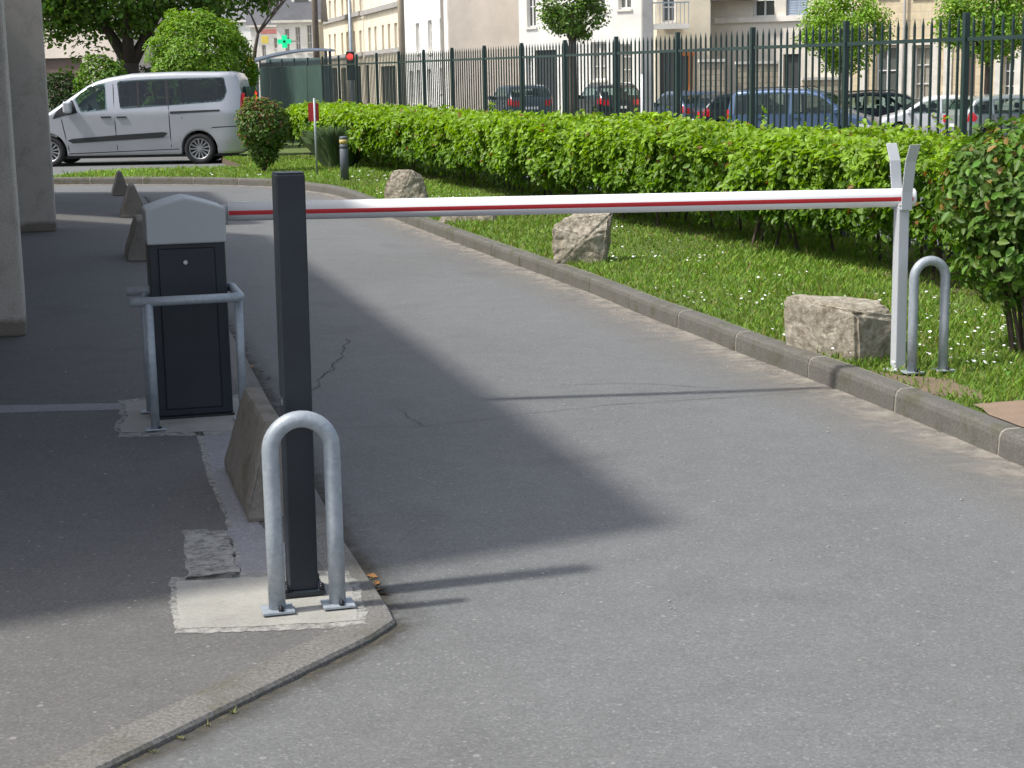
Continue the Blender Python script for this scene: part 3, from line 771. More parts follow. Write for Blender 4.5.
# ------------------------------------------------------------------ trees
def tree(name, label, loc, trunk_h, tr, limbs, blobs, n, lsize, c, group=None, leafm='leaf', nclump=0, clump_r=.3, forks=(), aspect=.6, shell=.6, trunk_mat='bark'):
    root = empty(name, loc, 0, label, 'tree', group)
    m = MB(); pts = [Vector((0, 0, -.1)), Vector((random.uniform(-.03, .03), 0, trunk_h * .35)), Vector((random.uniform(-.05, .05), 0, trunk_h * .7)), Vector((0, 0, trunk_h))]
    m.tube(pts, [tr * 1.25, tr, tr * .92, tr * .75], 12)
    for (ex, ey, ez) in limbs:
        a = pts[-1] + Vector((0, 0, -.1)); b = Vector((ex, ey, ez)); mid = a.lerp(b, .5) + Vector((ex * .1, ey * .1, .1))
        m.tube([a, mid, b], [tr * .6, tr * .38, tr * .15], 8)
        for q in range(4):
            e = b + Vector((random.uniform(-1, 1), random.uniform(-1, 1), random.uniform(0, 1))) * (.45 * (b - a).length)
            m.tube([mid.lerp(b, random.random()), e], [tr * .16, tr * .05], 5)
    m.build('trunk', trunk_mat, root, fix=False)
    if n:
        Ps, Ns = [], []; tot = sum(b[3] * b[4] * b[5] for b in blobs)
        for (bx, by, bz, rx, ry, rz_) in blobs:
            k = int(n * rx * ry * rz_ / tot); nc = max(6, int(nclump * rx * ry * rz_ / tot)) if nclump else k
            d = unit(rng.normal(size=(nc, 3))); r = np.where(rng.random(nc) < shell, rng.uniform(.75, 1.05, nc), rng.random(nc) ** .4)
            Cc = np.array([[bx, by, bz]]) + d * r[:, None] * np.array([[rx, ry, rz_]])
            if nclump:
                ii = rng.integers(0, nc, k); P = Cc[ii] + rng.normal(0, clump_r, (k, 3)) * np.array([[1, 1, .7]]); dd = d[ii]
            else: P = Cc; dd = d
            Ps.append(P); Ns.append(dd * .6 + np.array([[0, 0, .6]]) + rng.normal(0, .5, (len(P), 3)))
        P = np.concatenate(Ps); leaves('crown', P, np.concatenate(Ns), lsize, M[leafm], leafcols(len(P), c, .25), aspect, root)
    return root
def ground_at(px, Y): p = at(px, 80, Y); return Vector((p.x, Y, gz(p.x, Y)))
g = ground_at(131, 46)
tree('broadleaf_tree', 'large broadleaf tree with forked dark trunk behind the silver van', g, 2.3, .31, [(-1.2, 0, 4.6), (1.3, .4, 4.8), (.1, -.8, 5)],
     [(-.3, 0, 5.4, 3.4, 3.0, 2.3), (-2.0, -.8, 3.55, .9, .9, .8), (2.4, .3, 4.6, 1.6, 1.5, 1.3), (-1.5, 0, 4.1, 1.2, 1.3, 1.0), (-.8, -.6, 2.2, .55, .5, .75)], 30000, .15, (.10, .185, .022), nclump=420, clump_r=.24)
g = ground_at(201, 41)
shrub('clipped_bush', 'big rounded light green bush behind the rear of the van', g, [(0, 0, 2.0, 1.3, 1.25, 1.42), (-.2, 0, .9, 1.22, 1.1, .9)], 60000, .095, (.17, .30, .022), stems=10, stem_h=1.3, spread=.5, shell=.85, cat='bush', aspect=.42, smooth_shell=False)
for (px, Y, H_, w, lab, c) in [(64, 44, 1.95, .9, 'dark low shrub left of the big tree, behind the van windscreen', (.035, .07, .015)), (103, 43, 2.35, .75, 'light green shrub between the dark shrub and the trunk behind the van', (.12, .22, .025)),
                               (160, 48, 2.1, 1.0, 'dark shrub behind the trunk and beside the rounded bush', (.03, .06, .014))]:
    g = ground_at(px, Y); shrub('garden_shrub', lab, g, [(0, 0, H_ * .55, w, w * .8, H_ * .5)], 6500, .11, c, stems=8, stem_h=.8, cat='shrub', group='shrubs behind the van')
TG = 'small pollarded trees on the far pavement'
g = ground_at(573, 50); tree('street_tree', 'dark trunked small tree between the first two parked hatchbacks', g, 2.85, .15, [(-.4, 0, 3.5), (.4, .1, 3.6), (0, -.2, 3.8)], [(0, 0, 3.75, .92, .85, 1.05)], 6500, .10, (.13, .22, .04), TG, nclump=110, clump_r=.13)
g = ground_at(843, 55); tree('street_tree', 'round bright green tree behind the blue people carrier', g, 2.6, .09, [(-.5, 0, 3.2), (.5, .1, 3.3), (0, -.2, 3.4)], [(0, 0, 3.65, 1.3, 1.2, 1.35)], 9500, .11, (.21, .35, .035), TG, nclump=150, clump_r=.17)
g = ground_at(987, 52); tree('street_tree', 'brown trunked bright green tree at the right edge above the white hatchback', g, 2.5, .10, [(-.5, 0, 3.3), (.6, .1, 3.4), (0, -.2, 3.5)], [(0, 0, 3.85, 1.45, 1.3, 1.35)], 10500, .11, (.19, .33, .035), TG, nclump=170, clump_r=.17)
# bare tree
g = ground_at(251, 58); r_ = empty('bare_tree', g, 0, 'leafless branching tree beside the rounded bush', 'tree'); m = MB()
def branch(p, d, L, r, k):
    q = p + d * L; m.tube([p, p.lerp(q, .5) + Vector((random.uniform(-.04, .04), 0, 0)), q], [r, r * .85, r * .65], 6, False)
    if k:
        for s_ in range(3):
            nd = (d + Vector((random.uniform(-.75, .75), random.uniform(-.5, .5), random.uniform(-.1, .35)))).normalized(); branch(q, nd, L * .66, r * .62, k - 1)
branch(Vector((0, 0, -.1)), Vector((.05, 0, 1)), 2.6, .09, 0); branch(Vector((.12, 0, 2.4)), Vector((.2, 0, 1)).normalized(), 1.0, .08, 4)
m.build('trunk', 'bark', r_, fix=False)

# ------------------------------------------------------------------ fence
def fence():
    root = empty('fence', (FX0, FY0, 0), math.atan2(fdir.y, fdir.x), 'dark green spiked metal railing fence running behind the hedge', 'fence')
    Ltot = math.hypot(FX1 - FX0, FY1 - FY0); sp = Ltot / 15
    def topz(x): return 2.115 + (2.30 - 2.115) * x / Ltot
    n0, n1 = -4, 19
    for n in range(n0, n1 + 1):
        x = n * sp; h = topz(x)
        MB().box(x - .024, x + .024, -.024, .024, .05, h).build('post', 'fence', root, bevel=.004)
    def panel(x0, x1, pik):
        m = MB()
        for zz in (.30, None):
            a, b = topz(x0), topz(x1); za = .30 if zz else a - .225; zb = .30 if zz else b - .225
            m.add([(x0, y, z) for y in (-.012, .012) for z in (za, za + .032)] + [(x1, y, z) for y in (-.012, .012) for z in (zb, zb + .032)], [(0, 1, 3, 2), (4, 6, 7, 5), (0, 4, 5, 1), (2, 3, 7, 6), (0, 2, 6, 4), (1, 5, 7, 3)])
        for k in range(pik):
            x = x0 + (x1 - x0) * (k + .5) / pik; h = topz(x) - .015; w = .0088
            vs = [(x - w, -w, .15), (x + w, -w, .15), (x + w, w, .15), (x - w, w, .15), (x - w, -w, h - .07), (x + w, -w, h - .07), (x + w, w, h - .07), (x - w, w, h - .07), (x, 0, h)]
            m.add(vs, [(0, 1, 5, 4), (1, 2, 6, 5), (2, 3, 7, 6), (3, 0, 4, 7), (4, 5, 8), (5, 6, 8), (6, 7, 8), (7, 4, 8), (3, 2, 1, 0)])
        return m
    for n in range(n0, 14):
        panel(n * sp + .042, (n + 1) * sp - .042, 14).build('picket_panel', 'fence', root, fix=False)
    for n in range(14, n1):
        panel(n * sp + .042, (n + 1) * sp - .042, 14).build('picket_panel', 'fence', root, fix=False)
        x0, x1 = n * sp + .042, (n + 1) * sp - .042
        MB().box(x0, x1, .024, .030, .12, topz(x0) - .2).build('sheet_panel', 'fence_sheet', root)
fence()

# ------------------------------------------------------------------ barrier
RZ = math.atan2(.264, 1)                  # the road frame: x across the road, y along it
def barrier_cabinet():
    root = empty('barrier_cabinet', (-1.618, 8.22, PZ + .014), RZ, 'black barrier cabinet with pale grey curved hood on a concrete pad', 'barrier cabinet')
    MB().box(-.184, .184, -.165, .165, 0, .86).build('body', 'anthracite', root, bevel=.008)
    MB().box(-.143, .134, -.1695, -.1655, .035, .835).build('door_gap', 'seam', root)
    d = MB().box(-.138, .129, -.174, -.1665, .04, .83).build('door', 'anthracite_front', root, bevel=.003)
    MB().cyl((-.012, -.177, .765), (0, 1, 0), .0105, .008, 16).cyl((-.012, -.182, .765), (0, 1, 0), .005, .003, 10).build('lock', 'chrome_lock', d)
    prof = [(-.192, .855), (.192, .855), (.192, 1.022)]
    for i in range(1, 12):
        t = i / 12; x = .192 - .384 * t; xx = abs(x) / .192
        prof.append((x, 1.022 + .056 * (1 - min(1, xx) ** 1.25)))
    prof.append((-.192, 1.022))
    MB().xprism(prof, -.182, .182).build('hood', 'hood', root, bevel=.009, seg=3)
    MB().box(-.19, .19, -.17, .17, -.018, .0).build('base_plate', 'black_plastic', root)
    # motor outlet boss at the arm side
    MB().cyl((.20, .02, .975), (1, 0, 0), .050, .04, 20).build('arm_socket', 'hood', root)
barrier_cabinet()
armA = Vector((-1.40, 8.27, 1.03)); RP = Vector((2.02, 8.50, .12))
armB = at(915, 197.3, 8.52)
ad = (armB - armA).normalized(); aL = (armB - armA).length
root = empty('barrier_boom', armA, 0, 'long white barrier boom with thin red stripe across the driveway', 'barrier')
root.rotation_euler = Vector((1, 0, 0)).rotation_difference(ad).to_euler()
m = MB(); ry, rz_ = .038, .0475; seg = 40; vs = []
xs_ = [0, aL - .012, aL - .004, aL]
sc_ = [1, 1, .95, .85]
for x, s_ in zip(xs_, sc_):
    for k in range(seg): a = 2 * PI * k / seg; vs.append((x, math.cos(a) * ry * s_, math.sin(a) * rz_ * s_))
fs = [(i * seg + k, i * seg + (k + 1) % seg, (i + 1) * seg + (k + 1) % seg, (i + 1) * seg + k) for i in range(3) for k in range(seg)]
m.add(vs, fs, True); m.add([vs[k] for k in range(seg)], [tuple(range(seg))]); m.add(vs[-seg:], [tuple(range(seg))])
m.build('tube', 'white_paint', root)
for side in (-1, 1):
    m = MB(); vs = []
    for x in (.004, aL - .02):
        for q in range(5):
            a = -.30 + q * .11 - .02; vs.append((x, side * math.cos(a) * (ry + .0012), math.sin(a) * (rz_ + .0012)))
    m.add(vs, [(q, q + 1, 5 + q + 1, 5 + q) for q in range(4)], True); m.build('stripe', 'red_tape', root)

def fork_post():
    root = empty('arm_rest_post', (RP.x, RP.y, .12), RZ, 'light grey forked rest post holding the barrier boom end beside the boulder', 'post')
    MB().box(-.030, .030, -.030, .030, -.02, .861).build('post', 'post_grey', root, bevel=.005)
    # two bent plates: one in front of the boom, one behind
    for sgn in (-1, 1):
        prof = [(.052, .838), (.055, .93), (.083, 1.085), (.126, 1.172)]
        m = MB(); vs = []
        for (y, z) in prof:
            for dx in (-.030, .030):
                for dy in (-.0035, .0035): vs.append((dx, sgn * y + dy, z))
        fs = []
        for i in range(3):
            b = i * 4
            for (p, q) in ((0, 1), (1, 3), (3, 2), (2, 0)): fs.append((b + p, b + q, b + 4 + q, b + 4 + p))
        fs += [(0, 1, 3, 2), (12, 14, 15, 13)]
        m.add(vs, fs); m.build('fork_plate', 'post_grey', root, bevel=.002)
    MB().box(-.028, .028, -.0485, .0485, .862, .872).box(-.028, .028, -.048, .048, .842, .852).build('cradle', 'post_grey', root)
    MB().box(-.06, .06, -.05, .05, -.03, .005).build('base', 'post_grey', root)
fork_post()

def plinth_post():
    root = empty('reader_post', (-.695, 5.16, PZ + .007), RZ, 'tall square anthracite post bolted to the concrete pad', 'post')
    MB().box(-.046, .046, -.050, .050, .012, 1.347).build('column', 'anthracite', root, bevel=.006, seg=3)
    MB().box(-.068, .068, -.068, .068, 0, .014).build('base_plate', 'anthracite', root, bevel=.002)
    MB().box(-.044, .044, -.048, .048, 1.3475, 1.351).build('cap', 'anthracite_front', root)
    for sx in (-1, 1):
        for sy in (-1, 1): MB().cyl((sx * .056, sy * .058, .022), (0, 0, 1), .009, .018, 6).sphere((sx * .056, sy * .058, .031), .008, 8, 4, top_only=True).build('bolt', 'bolt', root)
    root.rotation_euler = (0, .009, RZ)
    MB().box(-.0495, -.0462, -.03, .03, .62, .64).build('side_catch', 'chrome_lock', root)
plinth_post()

def hoop(loc, label, h=.632, w=.19, r=.0265, pr=RZ, plate=.05):
    root = empty('hoop_barrier', loc, pr, label, 'hoop barrier', 'galvanised hoop barriers')
    pts = [Vector((-w / 2, 0, .006)), Vector((-w / 2, 0, h * .4))]; R = w / 2; zc = h - R - r
    pts += [Vector((-R * math.cos(a), 0, zc + R * math.sin(a))) for a in [PI * i / 16 for i in range(17)]]
    pts += [Vector((w / 2, 0, h * .4)), Vector((w / 2, 0, .006))]
    MB().tube(pts, r, 20).build('tube', 'galv', root)
    for s_ in (-1, 1):
        MB().box(s_ * w / 2 - plate, s_ * w / 2 + plate, -.045, .045, 0, .009).build('foot_plate', 'galv', root, bevel=.002)
        MB().cyl((s_ * w / 2 + .008, -.036, .014), (0, 0, 1), .009, .012, 6).sphere((s_ * w / 2 + .008, -.036, .019), .0075, 8, 4, top_only=True).build('bolt', 'bolt', root)
hoop((-.655, 4.975, PZ + .007), 'galvanised hoop barrier bolted in front of the tall anthracite post')
hoop((2.147, 8.39, .128), 'galvanised hoop barrier in the grass beside the forked rest post', h=.60, w=.178, r=.0245)

def rail():
    A = Vector((-1.715, 7.76, PZ + .007)); root = empty('guard_rail', A, RZ, 'galvanised tube guard rail wrapped around the barrier cabinet', 'guard rail')
    z = .618; r = .0225
    def arc(c, a0, a1, R, n=6): return [Vector((c[0] + R * math.cos(a0 + (a1 - a0) * i / n), c[1] + R * math.sin(a0 + (a1 - a0) * i / n), z)) for i in range(n + 1)]
    x1, y1, R = .435, .46, .05
    pts = [Vector((-.085, 0, z)), Vector((x1 - R, 0, z))] + arc((x1 - R, R), -PI / 2, 0, R)[1:] + [Vector((x1, y1 - R, z))] + arc((x1 - R, y1 - R), 0, PI / 2, R)[1:] + [Vector((-.085, y1, z))]
    MB().tube(pts, r, 16).build('top_rail', 'galv', root)
    for (x, y) in ((0, 0), (x1 - .002, .12), (0, y1)):
        MB().tube([(x, y, .006), (x, y, z)], .021, 16).build('leg', 'galv', root)
        MB().box(x - .05, x + .05, y - .032, y + .032, 0, .008).build('foot_plate', 'galv', root, bevel=.002)
        MB().cyl((x + .02, y - .022, .013), (0, 0, 1), .008, .01, 6).build('bolt', 'bolt', root)
rail()

# concrete wedge blocks
def block(px, py, L, h, w, label, rz=RZ, tw=.07):
    p = G(px, py, PZ)                     # near left foot
    root_loc = (p.x, p.y, PZ - .004)
    vs = []
    e = .0
    for (y, ins) in ((0, 0), (L, 0)):
        sg = 1 if y == 0 else -1; ye = y
        vs += [(0, ye, 0), (w, ye, 0), (w, ye, .05), (w / 2 + tw / 2, ye + sg * .09, h), (w / 2 - tw / 2, ye + sg * .09, h), (0, ye, .05)]
    fs = [(0, 1, 2, 3, 4, 5)[::-1], (6, 7, 8, 9, 10, 11)] + [(i, (i + 1) % 6, 6 + (i + 1) % 6, 6 + i) for i in range(6)]
    bm = bmesh.new(); bv = [bm.verts.new(v) for v in vs]
    for f in fs: bm.faces.new([bv[i] for i in f])
    bmesh.ops.recalc_face_normals(bm, faces=bm.faces)
    bmesh.ops.bevel(bm, geom=list(bm.edges), offset=.018, segments=2, affect='EDGES', profile=.6)
    bmesh.ops.triangulate(bm, faces=bm.faces); bmesh.ops.subdivide_edges(bm, edges=[e_ for e_ in bm.edges if e_.calc_length() > .06], cuts=3, use_grid_fill=True)
    for v in bm.verts: v.co += v.normal * (noise.noise(v.co * 14 + Vector((px, 0, 0))) * .006)
    me = bpy.data.meshes.new('concrete_block'); bm.to_mesh(me); bm.free(); me.materials.append(M['block'])
    o = bpy.data.objects.new('concrete_block', me); col.objects.link(o); o.location = root_loc; o.rotation_euler = (0, 0, rz)
    tag(o, label, 'concrete block', 'tapered concrete blocks along the left kerb'); return o
block(248, 523, .95, .37, .25, 'tapered concrete block nearest the camera, behind the tall post')
block(128, 262, .9, .39, .29, 'tapered concrete block partly hidden just behind the barrier cabinet')
block(122, 218, .8, .40, .31, 'pale faced tapered concrete block, third along the kerb', tw=.06)
block(113, 196, .8, .36, .25, 'small dark pointed concrete block farthest along the kerb', tw=.05)

# ------------------------------------------------------------------ boulders
def boulder(loc, pts, label, rz=0, disp=.016, seed=1):
    bm = bmesh.new()
    for p in pts: bm.verts.new(p)
    r = bmesh.ops.convex_hull(bm, input=bm.verts)
    bmesh.ops.delete(bm, geom=[g_ for g_ in r['geom_interior'] if isinstance(g_, bmesh.types.BMVert)], context='VERTS')
    bmesh.ops.dissolve_limit(bm, angle_limit=math.radians(14), verts=bm.verts, edges=bm.edges)
    bmesh.ops.bevel(bm, geom=list(bm.edges), offset=.018, segments=2, affect='EDGES')
    bmesh.ops.triangulate(bm, faces=bm.faces)
    for _ in range(4):
        ee = [e for e in bm.edges if e.calc_length() > .03]
        if not ee: break
        bmesh.ops.subdivide_edges(bm, edges=ee, cuts=1); bmesh.ops.triangulate(bm, faces=bm.faces)
    o_ = Vector((seed * 7.3, 0, 0)); bm.normal_update()
    for v in bm.verts:
        q = v.co + o_
        d = noise.noise(q * 5) * disp + noise.noise(q * 13) * disp * .55 + noise.noise(q * 34) * disp * .3
        rid = 1 - abs(noise.noise(q * 8)); d -= (rid ** 6) * disp * .5
        v.co += v.normal * d
    me = bpy.data.meshes.new('boulder'); bm.to_mesh(me); bm.free(); me.materials.append(M['boulder'])
    o = bpy.data.objects.new('boulder', me); col.objects.link(o); o.location = loc; o.rotation_euler = (0, 0, rz)
    tag(o, label, 'boulder', 'limestone boulders on the lawn'); return o
boulder((1.86, 8.76, .09), [(-.29, .64, 0), (-.30, .62, .30), (0, 0, 0), (-.012, -.008, .295), (-.03, .05, .325), (.21, .07, 0), (.225, .09, .25), (.19, .13, .31), (.26, .5, 0), (.24, .5, .30), (-.1, .8, 0), (-.12, .8, .30), (-.27, .55, .325), (.07, .45, .328)],
        'squared limestone boulder beside the forked rest post', .0, .014, 1)
p = G(586, 264, .12)
boulder((p.x + .01, p.y + .08, .09), [(-.27, 0, 0), (.14, -.03, 0), (.22, .3, 0), (-.2, .35, 0), (-.29, .04, .22), (-.27, .06, .34), (-.17, .1, .40), (.22, .08, .43), (.25, .16, .45), (.24, .3, .43), (-.1, .3, .43), (.0, -.04, .25), (.2, .02, .3), (-.26, .3, .3)],
        'leaning limestone boulder below the middle of the boom', .05, .02, 2)
p = G(405, 205, .12)
boulder((p.x, p.y, .09), [(-.26, .05, 0), (.26, .05, 0), (.3, .4, 0), (-.22, .4, 0), (-.27, .08, .25), (-.17, .1, .45), (.10, .1, .47), (.27, .16, .26), (.2, .35, .4), (-.15, .35, .45), (-.05, -.02, .1)],
        'blocky limestone boulder touching the hedge at the far end of the boom stripe', 0, .016, 3)
p = G(467, 222.5, .12)
boulder((p.x, p.y, .09), [(-.36, 0, 0), (.3, 0, 0), (.36, .3, 0), (-.3, .35, 0), (-.26, .04, .12), (.0, .05, .19), (.30, .08, .14), (.2, .3, .18), (-.2, .3, .16)],
        'low flat stone seen just beneath the boom', 0, .012, 4)
p = G(700, 232, .12)

# ------------------------------------------------------------------ bollard and sign
p = G(345, 180, .12); root = empty('bollard', (p.x, p.y, .11), 0, 'grey round bollard with a yellow band on the far lawn', 'bollard')
MB().tube([(0, 0, 0), (0, 0, .50), (0, 0, .505), (0, 0, .52), (0, 0, .525), (0, 0, .58)], [.068, .068, .062, .062, .068, .068], 20).build('body', 'bollard', root)
MB().tube([(0, 0, .58), (0, 0, .655)], .0695, 20).build('band', 'yellow_band', root)
MB().tube([(0, 0, .655), (0, 0, .69), (0, 0, .705)], [.068, .066, .05], 20).build('cap', 'bollard', root)
p = G(316, 175, .12); root = empty('small_sign', (p.x + .02, p.y, .11), .1, 'small red sign on a thin grey pole in the lawn left of the bollard', 'sign')
MB().tube([(0, 0, 0), (0, 0, 1.30)], .019, 10).build('pole', 'galv', root)
m = MB(); pl = []
for cx, cz, a0 in ((.055, 1.19, 0), (-.055, 1.19, 1), (-.055, .95, 2), (.055, .95, 3)):
    for q in range(4): a = a0 * PI / 2 + q * PI / 6; pl.append((cx - .02 + .035 * math.cos(a), cz + .035 * math.sin(a)))
m.xprism(pl, .012, .020); m.build('plate', 'sign_red', root)

# ------------------------------------------------------------------ carport
SX, SY = .6594, .2029                     # shadow shift per metre of height (to +x, +y)
def carport(shadow_poly, zlo, zhi, pillars, label):
    pts = [Vector((x - SX * zhi, y - SY * zhi, 0)) for x, y in shadow_poly]
    root = empty('carport', (pts[1].x, pts[1].y, 0), 0, label, 'carport', 'concrete carport bays')
    o0 = root.location
    MB().prism([(p.x - o0.x, p.y - o0.y) for p in pts], zlo, zhi).build('roof_slab', 'soffit', root, bevel=.01)
    for (x, y, w, d, zb) in pillars:
        x -= o0.x; y -= o0.y; c = Vector((x, y, 0)); ca, sa = math.cos(RZ), math.sin(RZ)
        m = MB(); m.box(-w, 0, 0, d, zb, zlo - .003)
        ob = m.build('pillar', 'pillar', root, bevel=.018, seg=2); ob.location = (x, y, 0); ob.rotation_euler = (0, 0, RZ)
carport([(-9.5, .85), (-1.6, 4.86), (.62, 5.98), (-2.66, 18.35), (-4.89, 20.26), (-9.5, 24.0)], 2.95, 3.5, [(-3.25, 10.95, .95, .42, PZ - .003), (-3.9, 5.2, .9, .42, PZ - .003)], 'near concrete carport bay whose pillar stands at the left edge')
carport([(-12, 27.9), (-12, 27.4), (-5.26, 21.84), (-2.96, 19.95), (-4.72, 26.3)], 2.74, 3.5, [(-5.245, 19.16, .75, .42, PZ - .003), (-8.0, 25.0, .3, .3, PZ - .003)], 'farther concrete carport bay with the second pillar left of the van')
m = MB(); m.box(0, .25, 0, 24, -.02, 3.45); o = m.build('side_wall', 'render_grey'); o.location = (-9.2, 1.5, 0); o.rotation_euler = (0, 0, RZ); tag(o, 'grey rendered wall at the back of the carport', 'wall')

# ------------------------------------------------------------------ vehicles
def lerp_tab(tab, x):
    if x <= tab[0][0]: return tab[0][1]
    for (a, va), (b, vb) in zip(tab, tab[1:]):
        if x <= b: return va + (vb - va) * (x - a) / (b - a)
    return tab[-1][1]
def pip(x, z, poly):
    c = False; j = len(poly) - 1
    for i in range(len(poly)):
        (xi, zi), (xj, zj) = poly[i], poly[j]
        if (zi > z) != (zj > z) and x < (xj - xi) * (z - zi) / (zj - zi) + xi: c = not c
        j = i
    return c
def shrink(poly, d):
    cx = (min(p[0] for p in poly) + max(p[0] for p in poly)) / 2; cz = (min(p[1] for p in poly) + max(p[1] for p in poly)) / 2
    w = max(p[0] for p in poly) - cx; h = max(p[1] for p in poly) - cz
    return [(cx + (p[0] - cx) * (w - d) / w, cz + (p[1] - cz) * (h - d) / h) for p in poly]
def seat_row(root, x, ys, z0, z1, w=.48):
    for y in ys:
        m = MB(); m.add([(x - .10, y - w / 2, z0), (x - .10, y + w / 2, z0), (x + .05, y + w / 2, z0), (x + .05, y - w / 2, z0),
                         (x - .24, y - w * .42, z1 - .2), (x - .24, y + w * .42, z1 - .2), (x - .12, y + w * .42, z1 - .2), (x - .12, y - w * .42, z1 - .2)],
                        [(0, 1, 5, 4), (1, 2, 6, 5), (2, 3, 7, 6), (3, 0, 4, 7), (4, 5, 6, 7)])
        m.box(x - .27, x - .16, y - .13, y + .13, z1 - .16, z1); m.box(x - .05, x + .42, y - w / 2, y + w / 2, z0 - .12, z0 + .02)
        m.build('seat', 'seat_cloth', root, bevel=.03)
class Car:
    """body surface: x from the rear end (0) to the nose (L); y half width; z up"""
    def __init__(s, L, hw, top, wheels, wr, belt, sill=.24, tumble=.30, round_=.10):
        s.L, s.hw, s.top, s.wheels, s.wr, s.belt, s.sill, s.tum, s.rr = L, hw, top, wheels, wr, belt, sill, tumble, round_
    def T(s, x): return lerp_tab(s.top, x)
    def Wd(s, x):
        e = min(x, s.L - x); e = max(0, e); k = .55
        return s.hw * (1 - .17 * (1 - min(1, e / k)) ** 2.2)
    def B(s, x):
        b = s.sill
        if x < .12: b += (.12 - x) * .6
        if x > s.L - .12: b += (x - s.L + .12) * .6
        for wx in s.wheels:
            R = s.wr + .065; d = abs(x - wx)
            if d < R: b = max(b, s.wr + math.sqrt(R * R - d * d) * 1.0)
        return b
    def Y(s, x, z):
        t = s.T(x); w = s.Wd(x); b0 = s.belt(x) if callable(s.belt) else s.belt
        y = w
        if z > b0: y -= s.tum * (z - b0) ** 1.15
        if z < .5: y -= .05 * (.5 - z) / .3
        zr = t - s.rr
        if z > zr: k = min(1, (z - zr) / s.rr); y -= s.rr * (1 - math.sqrt(max(0, 1 - k * k)))
        return max(.05, y)
    def body(s, nx=110, holes=(), tops=()):
        xs = sorted(set([s.L * i / nx for i in range(nx + 1)] + [w + k for w in s.wheels for k in (-(s.wr + .0651), s.wr + .0651, -(s.wr + .06), s.wr + .06)] + [p[0] for p in s.top]))
        m = MB(); nz = 40; rows = []
        for x in xs:
            b, t = s.B(x), s.T(x); zs = []
            for j in range(nz):
                u = j / (nz - 1); zs.append(b + (t - b) * (1 - (1 - u) ** 1.5))
            r = [(x, 0, b)] + [(x, s.Y(x, z), z) for z in zs] + [(x, 0, t + .015)]
            rows.append(r)
        k = len(rows[0]); full = []
        for r in rows: full += r + [(x, -y, z) for (x, y, z) in r]
        fs = []
        for i in range(len(rows) - 1):
            a, c = i * 2 * k, (i + 1) * 2 * k
            for j in range(k - 1):
                xc = (rows[i][j][0] + rows[i + 1][j][0]) / 2; zc = sum(rows[q][w][2] for q in (i, i + 1) for w in (j, j + 1)) / 4
                if 0 < j < k - 2 and any(pip(xc, zc, h) for h in holes): continue
                if j == k - 2 and any(p0 < xc < p1 for p0, p1 in tops): continue
                fs.append((a + j, c + j, c + j + 1, a + j + 1)); fs.append((a + k + j, a + k + j + 1, c + k + j + 1, c + k + j))
        for i in (0, len(rows) - 1):
            a = i * 2 * k
            for j in range(k - 1): fs.append((a + j, a + j + 1, a + k + j + 1, a + k + j))
        m.add(full, fs, True); return m
    def side_poly(s, m, poly, side, off=.006, n=14):  # polygon in (x,z) laid on the side surface as columns
        xs = [p[0] for p in poly]; x0, x1 = min(xs), max(xs); cols_ = []
        for i in range(n + 1):
            x = x0 + (x1 - x0) * i / n; x = min(max(x, x0 + 1e-4), x1 - 1e-4); zz = []
            for a, b in zip(poly, poly[1:] + poly[:1]):
                if (a[0] - x) * (b[0] - x) <= 0 and a[0] != b[0]: zz.append(a[1] + (b[1] - a[1]) * (x - a[0]) / (b[0] - a[0]))
            cols_.append((x, min(zz), max(zz)))
        vs = []
        for x, z0, z1 in cols_:
            for q in range(5): z = z0 + (z1 - z0) * q / 4; vs.append((x, side * (s.Y(x, z) + off), z))
        m.add(vs, [(i * 5 + q, (i + 1) * 5 + q, (i + 1) * 5 + q + 1, i * 5 + q + 1) for i in range(n) for q in range(4)], True)
    def top_patch(s, m, x0, x1, inset=.09, off=.008, n=8, yscale0=1, yscale1=1):
        vs = []
        for i in range(n + 1):
            x = x0 + (x1 - x0) * i / n; t = s.T(x); w = (s.Y(x, t - s.rr) - inset)
            dx = .01; sl = (s.T(x + dx) - s.T(x - dx)) / (2 * dx); nn = Vector((-sl, 0, 1)).normalized()
            for q in range(7):
                y = w * (q / 3 - 1); zz = t + .015 * (1 - abs(y) / (w + inset)); vs.append((x + nn.x * off * 2, y, zz + nn.z * off * 2))
        m.add(vs, [(i * 7 + q, (i + 1) * 7 + q, (i + 1) * 7 + q + 1, i * 7 + q + 1) for i in range(n) for q in range(6)], True)
